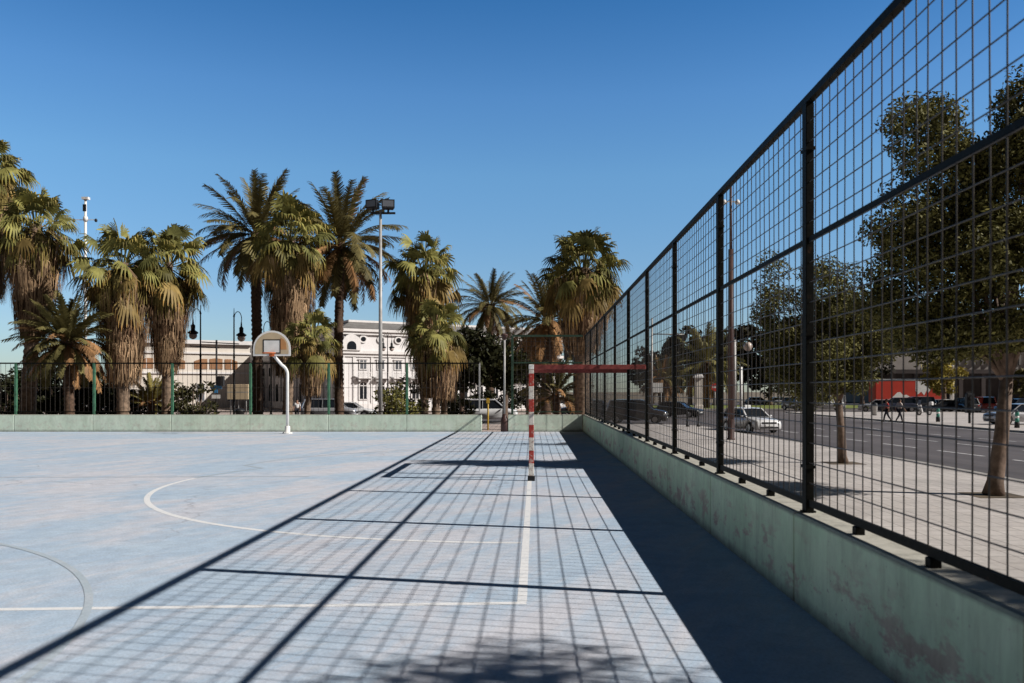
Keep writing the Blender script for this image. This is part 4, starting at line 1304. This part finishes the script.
for k in range(12):
    c = -(1.9 + 3.6 * k)
    side_mb(lambda m: m.bx(c + 1.5, c + 2.1, -.22, -.002, .91, zc_ - .51)).build('pilaster', M['trim'], wbld)
    fo = side_mb(lambda m: (arch(m, c, .9, 3.6, 1.7, -.10, -.001), m.bx(c - .85, c + .85, -.10, -.002, 4.3, 5.9))).build('window', M['trim'], wbld)
    side_mb(lambda m: (arch(m, c, .9, 3.35, 1.2, -.12, -.101), m.bx(c - .6, c + .6, -.12, -.101, 4.5, 5.7))).build('pane', M['glass'], fo)

# cream building further left, set at the same angle
YC = 126.0
cb = empty('cream_building', (wx(250, YC), YC, G), R(28), 'cream building with arched brown windows behind the left palms', 'building')
x0, x1 = -17.5, 0.0; zr = wz(342, YC - 3) - G
MB().bx(x0, x1, 0, 14, 0, zr).build('wall', M['cream'], cb)
mb = MB(); mb.bx(x0, x1 + .3, -.5, -.001, zr - .3, zr + .25)
for yy in (353, 373):
    z_ = wz(yy, YC - 3) - G
    mb.bx(x0, x1 + .1, -.2, -.001, z_ - .12, z_ + .14)
mb.build('cornice', M['trim'], cb)
for k in range(6):
    cx = -2.6 - 2.05 * k - .9 * (k // 3)
    z0a, z1a = wz(369, YC - 3) - G, wz(358, YC - 3) - G
    hw = .86
    side = (k % 3) - 1
    p = MB(); p.prism([(cx - hw, z0a), (cx + hw, z0a), (cx + hw, z1a - (.45 if side == -1 else .12)), (cx, z1a - (.12 if side else 0)), (cx - hw, z1a - (.45 if side == 1 else .12))], -.08, -.001)
    po = p.build('window', M['brickpane'], cb)
    b = MB(); b.bx(cx - .03, cx + .03, -.1, -.081, z0a, z1a - .2); b.build('glazing_bar', M['trim'], po)
    if k % 2 == 0: rect_window(cx, 1.0, 3.2, .9, 0, M['trim'], M['bluegrey_glass'], cb)

# hall on the right
YH = 178.0
hb = empty('exhibition_hall', (wx(960, YH), YH, G), 0, 'long grey hall with ribbed pale panels over a dark base, behind the big street tree', 'building')
ox = wx(960, YH); x0, x1 = wx(872, YH) - ox, wx(1120, YH) - ox
zT = wz(322, YH) - G; zm = wz(371, YH) - G
MB().bx(x0, x1, 0, 30, 0, zm).build('base_wall', M['dark_panel'], hb)
MB().bx(x0, x1, -1.5, 28, zm, zT).build('upper_wall', M['grey_panel'], hb)
for k in range(22):
    xx = wx(955 + k * 7.5, YH) - ox
    MB().bx(xx - .2, xx + .2, -1.85, -1.502, zm + 1.2, zT - .3).build('panel_rib', M['slate'], hb)
gl_ = MB().bx(wx(893, YH) - ox, wx(951, YH) - ox, -1.62, -1.502, wz(352, YH) - G, wz(333, YH) - G).build('window_band', M['bluegrey_glass'], hb)
for k in range(8):
    xx = wx(897 + k * 7, YH) - ox
    MB().bx(xx - .12, xx + .12, -1.70, -1.621, wz(352, YH) - G, wz(333, YH) - G).build('mullion', M['slate'], gl_)
MB().bx(x0 - .3, x1 + .3, -2.0, 28.3, zT, zT + .9).build('parapet', M['slate'], hb)
MB().bx(x0, x1, -4.5, -1.52, zm - .6, zm + .2).build('canopy', M['dark_panel'], hb)
for k in range(9):
    xx = wx(885 + k * 22, YH) - ox
    MB().bx(xx - .4, xx + .4, -4.2, -3.5, 0, zm - .602).build('column', M['dark_panel'], hb)
pts = [(wx(952 + 10 * math.sin(a), 150), 150, wz(352 - 26 * a / 1.5, 150)) for a in [1.5 * k / 12 for k in range(13)]]
ap = [Vector(p) for p in pts]
ar = empty('curved_mast', tuple(ap[0]), 0, 'white curved mast tip rising over the hall, seen under the leaves', 'mast')
ar.location.z = G
MB().tube([(0, 0, 0), (0, 0, ap[0].z - G)] + [(p.x - ap[0].x, 0, p.z - G) for p in ap[1:]], [.35] * 2 + [.35 - .02 * k for k in range(12)], 8).build('shaft', M['white_paint'], ar)


# ---------------------------------------------------------------- vehicles
def car(x, y, rz, paint, label, kind='hatch', group=None, z=RD, scale=1.0, name='parked_car', taxi=False):
    """car pointing along +X; kinds differ in profile"""
    K = dict(hatch=dict(L=4.25, W=1.78, H=1.46, belt=.92, bon=.84, wsb=.95, wst=.22, rt=-1.55, rb=-2.02),
             sedan=dict(L=4.6, W=1.80, H=1.44, belt=.92, bon=.86, wsb=1.0, wst=.25, rt=-1.05, rb=-1.75),
             suv=dict(L=4.5, W=1.86, H=1.70, belt=1.05, bon=1.00, wsb=1.1, wst=.45, rt=-1.85, rb=-2.15),
             mpv=dict(L=4.6, W=1.82, H=1.80, belt=1.05, bon=1.0, wsb=1.35, wst=.5, rt=-1.95, rb=-2.2),
             van=dict(L=4.7, W=1.85, H=2.05, belt=1.12, bon=1.05, wsb=1.45, wst=.85, rt=-2.25, rb=-2.32))[kind]
    t = empty(name, (x, y, z), rz, label, 'van' if kind == 'van' else 'car', group)
    L, W, H, belt, bon = K['L'], K['W'], K['H'], K['belt'], K['bon']
    hl = L / 2
    wr = .32; xf, xr = hl - .85, -hl + .82
    # lower body: stations along x with (z bottom, z shoulder, half width)
    xsn = [-hl, -hl + .06, -hl + .3, xr - .42, xr - .3, xr, xr + .3, xr + .42, 0, xf - .42, xf - .3, xf, xf + .3, xf + .42, hl - .28, hl - .06, hl]
    mb = MB(); ring = []
    for X in xsn:
        f = X / hl
        wd = W / 2 * (1 - .10 * abs(f) ** 5)
        if X <= -hl + .01 or X >= hl - .01: wd *= .93
        zt = belt if X < K['wsb'] else belt + (bon - .12 - belt) * ((X - K['wsb']) / (hl - K['wsb'])) ** 1.3
        if X < K['rb']: zt = belt - .02 - .06 * (abs(X) - abs(K['rb'])) / max(.05, hl - abs(K['rb']))
        zb = .20
        for cxw in (xf, xr):
            dd = abs(X - cxw)
            if dd < .43: zb = max(zb, .32 + math.sqrt(max(0, .37 ** 2 - dd * dd)) * .98) if dd < .37 else .30
        if X <= -hl + .01: zb, zt = .34, belt - .18
        if X >= hl - .01: zb, zt = .28, bon - .30
        ring.append([(X, -wd * .86, zb), (X, -wd, min(zb + .1, zt - .1)), (X, -wd * 1.0, zb * .4 + zt * .6), (X, -wd * .95, zt - .05), (X, -wd * .84, zt), (X, 0, zt + .035),
                     (X, wd * .84, zt), (X, wd * .95, zt - .05), (X, wd, zb * .4 + zt * .6), (X, wd, min(zb + .1, zt - .1)), (X, wd * .86, zb)])
    vs = [p for r_ in ring for p in r_]; m_ = 11
    fcs = []
    for i in range(len(ring) - 1):
        for k in range(m_ - 1): fcs.append((i * m_ + k, (i + 1) * m_ + k, (i + 1) * m_ + k + 1, i * m_ + k + 1))
        fcs.append((i * m_ + m_ - 1, (i + 1) * m_ + m_ - 1, (i + 1) * m_, i * m_))
    fcs.append(tuple(range(m_))); fcs.append(tuple((len(ring) - 1) * m_ + k for k in range(m_ - 1, -1, -1)))
    mb.add(vs, fcs, 0, True)
    # roof and pillars
    wb_, wt_ = W / 2 * .86, W / 2 * .70
    A = [(K['rb'], belt), (K['rt'], H - .05), (K['wst'], H - .05), (K['wsb'], belt)]
    mb.add([(K['rt'] - .05, -wt_, H - .06), (K['rt'] + .3, -wt_ - .01, H - .01), (K['wst'] - .2, -wt_ - .01, H - .01), (K['wst'] + .06, -wt_, H - .07),
            (K['rt'] - .05, wt_, H - .06), (K['rt'] + .3, wt_ + .01, H - .01), (K['wst'] - .2, wt_ + .01, H - .01), (K['wst'] + .06, wt_, H - .07),
            (K['rt'] + .25, 0, H + .02), (K['wst'] - .15, 0, H + .02), (K['rt'] - .06, 0, H - .03), (K['wst'] + .08, 0, H - .04)],
           [(0, 1, 8, 10), (1, 2, 9, 8), (2, 3, 11, 9), (10, 8, 5, 4), (8, 9, 6, 5), (9, 11, 7, 6)], 0, True)
    for s in (-1, 1):
        mb.bar((K['wsb'], s * wb_, belt - .02), (K['wst'], s * wt_, H - .05), .07, .06)
        mb.bar((K['rb'] + .02, s * wb_, belt - .02), (K['rt'], s * wt_, H - .05), .12 if kind != 'van' else .2, .07)
        xm = (K['wsb'] + K['rb']) / 2 - .05
        mb.bar((xm, s * (wb_ + .005), belt), (xm, s * (wt_ + .005), H - .05), .03, .10)
        mb.bar((K['rt'], s * (wt_ + .005), H - .05), (K['wst'], s * (wt_ + .005), H - .05), .05, .05)
        if kind == 'van':   # panelled rear
            mb.add([(K['rb'] + .02, s * (wb_ + .01), belt - .02), (xm, s * (wb_ + .012), belt - .02), (xm, s * (wt_ + .012), H - .04), (K['rt'], s * (wt_ + .01), H - .04)], [(0, 1, 2, 3) if s < 0 else (3, 2, 1, 0)], 0)
    body = mb.build('body', [paint], t)
    gm = MB()
    i_ = .015
    gm.add([(K['rb'] + .03, -wb_ + i_, belt - .03), (K['rt'] + .02, -wt_ + i_, H - .05), (K['wst'] - .02, -wt_ + i_, H - .05), (K['wsb'] - .03, -wb_ + i_, belt - .03),
            (K['rb'] + .03, wb_ - i_, belt - .03), (K['rt'] + .02, wt_ - i_, H - .05), (K['wst'] - .02, wt_ - i_, H - .05), (K['wsb'] - .03, wb_ - i_, belt - .03)],
           [(0, 3, 2, 1), (4, 5, 6, 7), (3, 7, 6, 2), (0, 1, 5, 4)])
    gm.build('window_glass', M['glass'], t)
    for X in (xf, xr):
        for s in (-1, 1):
            yc = s * (W / 2 - .115)
            wm = MB()
            wm.tube([(X, yc - .095, wr), (X, yc - .08, wr), (X, yc + .08, wr), (X, yc + .095, wr)], [wr - .03, wr, wr, wr - .03], 20)
            wh = wm.build('wheel', M['tar'], t)
            rm = MB(); yo = yc + s * .097
            rm.tube([(X, yo - .006 * s, wr), (X, yo + .004 * s, wr)], .20, 16)
            rm.build('rim', M['rim'], wh)
    for s in (-1, 1):
        hm = MB(); hm.add([(hl - .34, s * W * .435, bon - .22), (hl - .04, s * W * .30, bon - .27), (hl - .035, s * W * .30, bon - .39), (hl - .20, s * W * .452, bon - .37)], [(0, 1, 2, 3) if s < 0 else (3, 2, 1, 0)])
        for v in range(4): hm.v[v] = (hm.v[v][0] + .055, hm.v[v][1] + s * .035, hm.v[v][2] + .03)
        n4 = [(a - .06, b - s * .06, c) for a, b, c in hm.v]
        hm.add(n4, [(3, 2, 1, 0)]); hm.f += [(0, 1, 5, 4), (1, 2, 6, 5), (2, 3, 7, 6), (3, 0, 4, 7)]; hm.m += [0] * 4; hm.s += [False] * 4
        hm.build('headlight', M['head'], t)
        MB().cbox(-hl - .012, -hl + .1, min(s * W * .30, s * W * .43), max(s * W * .30, s * W * .43), belt - .28, belt - .13, .01).build('tail_light', M['tail'], t)
        MB().ball((K['wsb'] - .22, s * (W / 2 + .06), belt + .06), (.07, .10, .06), 8).build('mirror', paint, t)
    MB().bx(hl + .003, hl + .02, -.26, .26, .42, .53).build('number_plate', M['plate'], t)
    MB().bx(hl - .02, hl + .012, -.48, .48, .56, .66).build('grille', M['black'], t)
    MB().bx(hl - .05, hl + .008, -.6, .6, .29, .39).build('lower_grille', M['black'], t)
    MB().bx(-hl - .02, -hl - .003, -.26, .26, .52, .63).build('number_plate', M['plate'], t)
    if taxi:
        MB().cbox(-.42, -.22, -.2, .2, H + .02, H + .15, .02).build('roof_lamp', M['plate'], t)
    t.scale = (scale, scale, scale)
    return t


car(wx(752, 51.5), 52, R(-73), P['white'], 'white taxi with roof lamp driving towards the camera on the road', 'hatch', name='taxi', taxi=True)
car(wx(637, 66.5), 66.5, R(-14), P['brown'], 'dark people carrier turning at the crossing, nearest dark car behind the fence', 'mpv', 'cars on the cross street', name='moving_car')
car(wx(676, 84), 82, R(-30), P['black'], 'black car behind the dark people carrier on the crossing', 'hatch', 'cars on the cross street', name='moving_car')
car(wx(330, 74), 74, 0, P['silver'], 'grey people carrier between the palm trunks on the left', 'mpv', 'cars on the cross street')
car(wx(352, 79), 79, 0, P['white'], 'white car behind the dark palm trunk, in front of the white building', 'hatch', 'cars on the cross street')
car(wx(489, 70), 70, 0, P['white'], 'white people carrier seen through the gate gap', 'mpv', 'cars on the cross street')
car(wx(580, 75), 75, PI, P['black'], 'black car behind the goal and the corner palm trunk', 'suv', 'cars on the cross street')
car(wx(556, 112), 110, R(20), P['white'], 'white parked car far behind the goal', 'hatch', 'cars far down the street')
car(wx(575, 118), 118, 0, P['silver'], 'silver parked car far behind the goal, near the corner trunk', 'sedan', 'cars far down the street')
car(wx(757, 150), 149, R(5), P['blue'], 'leftmost of the cars parked beyond the lawn, dark', 'hatch', 'cars parked beyond the lawn')
car(wx(780, 150), 149, R(3), P['silver'], 'pale car parked beyond the lawn, above the taxi', 'hatch', 'cars parked beyond the lawn')
car(wx(797, 112), 112, R(-70), P['silver'], 'silver car facing the road left of the black fence post', 'suv', 'cars parked beyond the lawn')
car(wx(825, 110), 110, R(170), P['white'], 'long white van parked left of the smaller tree trunk', 'van', 'cars in the row beyond the island')
row = ((877, 104, 'white', 'hatch', 160, 'white car at the left end of the row before the red trailer'), (897, 103, 'blue', 'suv', 170, 'dark blue car in the row behind the two walkers'), (915, 105, 'black', 'mpv', 175, 'black people carrier in the row behind the scooter'),
       (938, 107, 'white', 'hatch', 120, 'white car in the row beneath the yellow green tree'), (946, 101, 'black', 'sedan', 165, 'black saloon car in the row, nearest under the yellow tree'), (963, 100, 'black', 'suv', 90, 'black car seen end on left of the red and white car'),
       (983, 103, 'red', 'mpv', 80, 'red car in the row left of the big tree trunk'), (1019, 88, 'blue', 'suv', 185, 'dark blue car at the right edge behind the silver car'))
for px, Y, p, k, a, lab in row:
    car(wx(px, Y), Y, R(a), P[p], lab, k, 'cars in the row beyond the island')
car(wx(1018, 61), 61, R(184), P['silver'], 'silver car at the right edge, partly behind the big tree trunk', 'hatch', 'cars in the row beyond the island', z=G)

# red trailer
YT = 118.0
tr_ = empty('truck_trailer', (wx(906, YT), YT, RD), 0, 'long red truck trailer with white shapes behind the parked cars', 'trailer')
hl = 4.6
zt = wz(380.5, YT) - RD
MB().cbox(-hl, hl, -1.25, 1.25, 1.0, zt, .05).build('box_body', M['truck_red'], tr_)
MB().bx(-hl - .03, hl + .03, -1.29, 1.29, zt + .002, zt + .18).build('roof_edge', M['white_paint'], tr_)
mb = MB()
mb.prism([(-2.9, 1.3), (.2, 1.3), (.05, 1.7), (-.5, 2.0), (-.9, 1.9), (-1.3, 2.35), (-1.7, 2.3), (-2.2, 1.8)], -1.262, -1.252)
mb.prism([(.75, zt - .1), (2.7, zt - .1), (2.7, 2.6), (2.4, 2.2), (2.25, 2.6), (1.9, 1.9), (1.5, 2.4), (1.0, 2.0), (.75, 2.5)], -1.262, -1.252)
mb.build('white_marking', M['white_paint'], tr_)
MB().bx(-hl + .1, hl - .1, -1.0, 1.0, .75, .998).build('chassis', M['black'], tr_)
for X in (-3.4, -2.3, 3.2):
    for s in (-1, 1):
        wm = MB(); wm.tube([(X, s * 1.0 - .15, .48), (X, s * 1.0 + .15, .48)], .48, 18); wo = wm.build('wheel', M['tar'], tr_)
        MB().tube([(X, s * 1.16, .48), (X, s * 1.17, .48)], .26, 12).build('rim', M['rim'], wo)
for X in (4.45,): MB().bx(X - .05, X + .05, -1.0, 1.0, .45, .7).build('bumper', M['black'], tr_)

# scooter
sc = empty('motor_scooter', (wx(924, 84), 84, G), R(200), 'white and dark motor scooter parked on the island left of the green bollard', 'scooter')
for X in (-.62, .62):
    wm = MB(); wm.tube([(X, -.06, .28), (X, .06, .28)], [.28, .28], 16); wo = wm.build('wheel', M['tar'], sc)
    MB().tube([(X, -.065, .28), (X, .065, .28)], .14, 12).build('rim', M['rim'], wo)
mb = MB(); mb.prism([(-.85, .55), (-.75, .85), (-.1, .80), (.0, .45), (.3, .35), (.3, .27), (-.3, .27), (-.45, .5)], -.17, .17); mb.build('body', M['black'], sc)
mb = MB(); mb.prism([(.3, .3), (.42, .32), (.62, 1.0), (.55, 1.05)], -.22, .22); mb.prism([(.42, .62), (.78, .60), (.66, .68), (.45, .72)], -.09, .09); mb.build('leg_shield', M['cloth_white'], sc)
mb = MB(); mb.cbox(-.8, -.02, -.15, .15, .85, .96, .04); mb.build('seat', M['black'], sc)
mb = MB(); mb.tube([(.55, 0, 1.0), (.50, 0, 1.12)], .04, 8); mb.tube([(.44, -.33, 1.14), (.5, 0, 1.12), (.44, .33, 1.14)], .02, 6); mb.build('handlebar', M['black'], sc)
MB().add([(.60, -.2, 1.05), (.60, .2, 1.05), (.48, .16, 1.5), (.48, -.16, 1.5)], [(0, 1, 2, 3), (3, 2, 1, 0)][:1]).build('windscreen', M['bluegrey_glass'], sc)
MB().ball((.66, 0, .95), (.07, .11, .09), 10).build('headlight', M['head'], sc)
mb = MB(); mb.cbox(-1.05, -.72, -.2, .2, .98, 1.32, .06); mb.build('top_box', M['cloth_white'], sc)
mb = MB(); mb.tube([(.62, .09, .28), (.55, .09, .75), (.52, 0, 1.0)], .03, 6); mb.tube([(-.1, .1, .3), (-.05, .2, .0)], .015, 5); mb.build('fork', M['rim'], sc)


# ---------------------------------------------------------------- people
def skin_mesh(name, verts, edges, radii, root=0, sub=1):
    me = bpy.data.meshes.new(name); me.from_pydata(verts, edges, [])
    o = bpy.data.objects.new(name, me); COL.objects.link(o)
    md = o.modifiers.new('skin', 'SKIN')
    sv = me.skin_vertices[0].data
    for i, r in enumerate(radii):
        sv[i].radius = (r, r) if not hasattr(r, '__len__') else r
        sv[i].use_root = (i == root)
    s = o.modifiers.new('sub', 'SUBSURF'); s.levels = sub; s.render_levels = sub
    dg = bpy.context.evaluated_depsgraph_get(); dg.update()
    res = bpy.data.meshes.new_from_object(o.evaluated_get(dg))
    bpy.data.objects.remove(o)
    return res


def me_to_mb(me, mb, m=0):
    mb.add([tuple(v.co) for v in me.vertices], [tuple(p.vertices) for p in me.polygons], m, True)
    bpy.data.meshes.remove(me)


def person(x, y, z, rz, label, top, trousers, stride=.25, extra=None, h=1.0):
    t = empty('person', (x, y, z), rz, label, 'person', 'people walking beyond the fence')
    # skeleton, facing +X
    a = stride
    hip, knee = .90, .48
    J = {'pelvis': (0, 0, .95), 'waist': (0, 0, 1.12), 'chest': (.01, 0, 1.32), 'neck': (.02, 0, 1.47), 'chin': (.045, 0, 1.54), 'head': (.04, 0, 1.63), 'crown': (.03, 0, 1.70)}
    L_ = [('pelvis', 'waist'), ('waist', 'chest'), ('chest', 'neck'), ('neck', 'chin'), ('chin', 'head'), ('head', 'crown')]
    Rr = {'pelvis': (.12, .15), 'waist': (.10, .13), 'chest': (.11, .16), 'neck': .052, 'chin': .072, 'head': (.095, .08), 'crown': .06}
    for s, nm in ((1, 'l'), (-1, 'r')):
        f = s * a
        J['hip' + nm] = (0, s * .09, .90); J['knee' + nm] = (f * .55 + .05, s * .10, .48); J['ank' + nm] = (f * 1.0 - (.06 if f < 0 else 0), s * .10, .09 + (.06 if f < 0 else 0)); J['toe' + nm] = (f * 1.0 + .15 - (.06 if f < 0 else 0), s * .11, .035)
        J['sho' + nm] = (.0, s * .18, 1.40); J['elb' + nm] = (-f * .45 - .02, s * .24, 1.12); J['wri' + nm] = (-f * .75 + .10, s * .24, .90); J['palm' + nm] = (-f * .85 + .12, s * .235, .83)
        L_ += [('pelvis', 'hip' + nm), ('hip' + nm, 'knee' + nm), ('knee' + nm, 'ank' + nm), ('ank' + nm, 'toe' + nm), ('chest', 'sho' + nm), ('sho' + nm, 'elb' + nm), ('elb' + nm, 'wri' + nm), ('wri' + nm, 'palm' + nm)]
        Rr.update({'hip' + nm: .088, 'knee' + nm: .058, 'ank' + nm: .042, 'toe' + nm: .036, 'sho' + nm: .058, 'elb' + nm: .042, 'wri' + nm: .030, 'palm' + nm: (.038, .02)})
    names_ = list(J); idx = {n: i for i, n in enumerate(names_)}
    mb = MB()
    me_to_mb(skin_mesh('body_tmp', [J[n] for n in names_], [(idx[p], idx[q]) for p, q in L_], [Rr[n] for n in names_]), mb)
    for nm, s in (('l', 1), ('r', -1)):      # fingers and thumb
        pp = Vector(J['palm' + nm])
        for k in range(4):
            o = Vector(((k - 1.5) * .018, 0, -.015)); ln = (.065, .078, .074, .058)[k]
            mb.tube([pp + o, pp + o + Vector((.004, -s * .006, -ln * .55)), pp + o + Vector((.0, -s * .024, -ln))], [.010, .009, .006], 6)
        mb.tube([pp + Vector((.03, 0, .02)), pp + Vector((.055, -s * .01, -.01)), pp + Vector((.055, -s * .025, -.04))], [.011, .010, .007], 6)
    mb.ball((.135, 0, 1.605), (.022, .014, .022), 8)         # nose
    for s in (-1, 1):
        mb.ball((.035, s * .083, 1.61), (.022, .012, .03), 8)   # ears
        mb.ball((.118, s * .033, 1.632), (.012, .014, .009), 8, 1)
    mb.box((.122, 0, 1.555), (.012, .045, .010), 0, 2)
    mb.build('body', [M['skin'], M['hair'], M['cloth_red']], t)
    hm = MB(); hm.ball((.02, 0, 1.665), (.112, .098, .085), 12); hm.ball((-.03, 0, 1.61), (.075, .088, .10), 12); hm.build('hair', M['hair'], t)

    def garment(name, keys, grow, mat, ends={}):
        jj = {k: J[k] for k in keys}; jj.update(ends)
        nn = list(jj); ii = {n: i for i, n in enumerate(nn)}
        ed = [(ii[p], ii[q]) for p, q in L_ if p in ii and q in ii]
        for e in ends:
            ed.append((ii[e.split('_')[1]], ii[e]))
        rr_ = []
        for n in nn:
            b = Rr.get(n, Rr.get(n.split('_')[-1], .05))
            rr_.append(tuple(v + grow for v in b) if hasattr(b, '__len__') else b + grow)
        m2 = MB(); me_to_mb(skin_mesh(name + '_tmp', [jj[n] for n in nn], ed, rr_), m2)
        m2.build(name, mat, t)
    garment('trousers', ['pelvis', 'hipl', 'hipr', 'kneel', 'kneer', 'ankl', 'ankr'], .018, trousers)
    garment('shirt', ['pelvis', 'waist', 'chest', 'shol', 'shor', 'elbl', 'elbr'], .024, top)
    for nm in 'lr':
        a_, b_ = Vector(J['ank' + nm]), Vector(J['toe' + nm])
        sm = MB(); sm.tube([a_ + Vector((-.05, 0, -.05)), a_ + Vector((.02, 0, -.03)), b_, b_ + Vector((.05, 0, -.005))], [.046, .05, .045, .025], 8)
        low_ = min(v[2] for v in sm.v)
        sm.build('shoe', M['black'], t)
    if extra: extra(t)
    t.scale = (h, h, h)
    return t


person(wx(887, 66), 66, G, R(165), 'walker in a red top on the island, the left one of two', M['cloth_red'], M['cloth_dark'], .24)
def satchel(t):
    pass
person(wx(899.5, 65), 65, G, R(15), 'walker in pale top and dark sleeves striding on the island, the right one of two', M['cloth_pale'], M['cloth_dark'], .32)
person(wx(297, 72), 72, RD, R(-80), 'person in white top and dark trousers beside the grey people carrier', M['cloth_white'], M['cloth_dark'], .12, h=1.04)
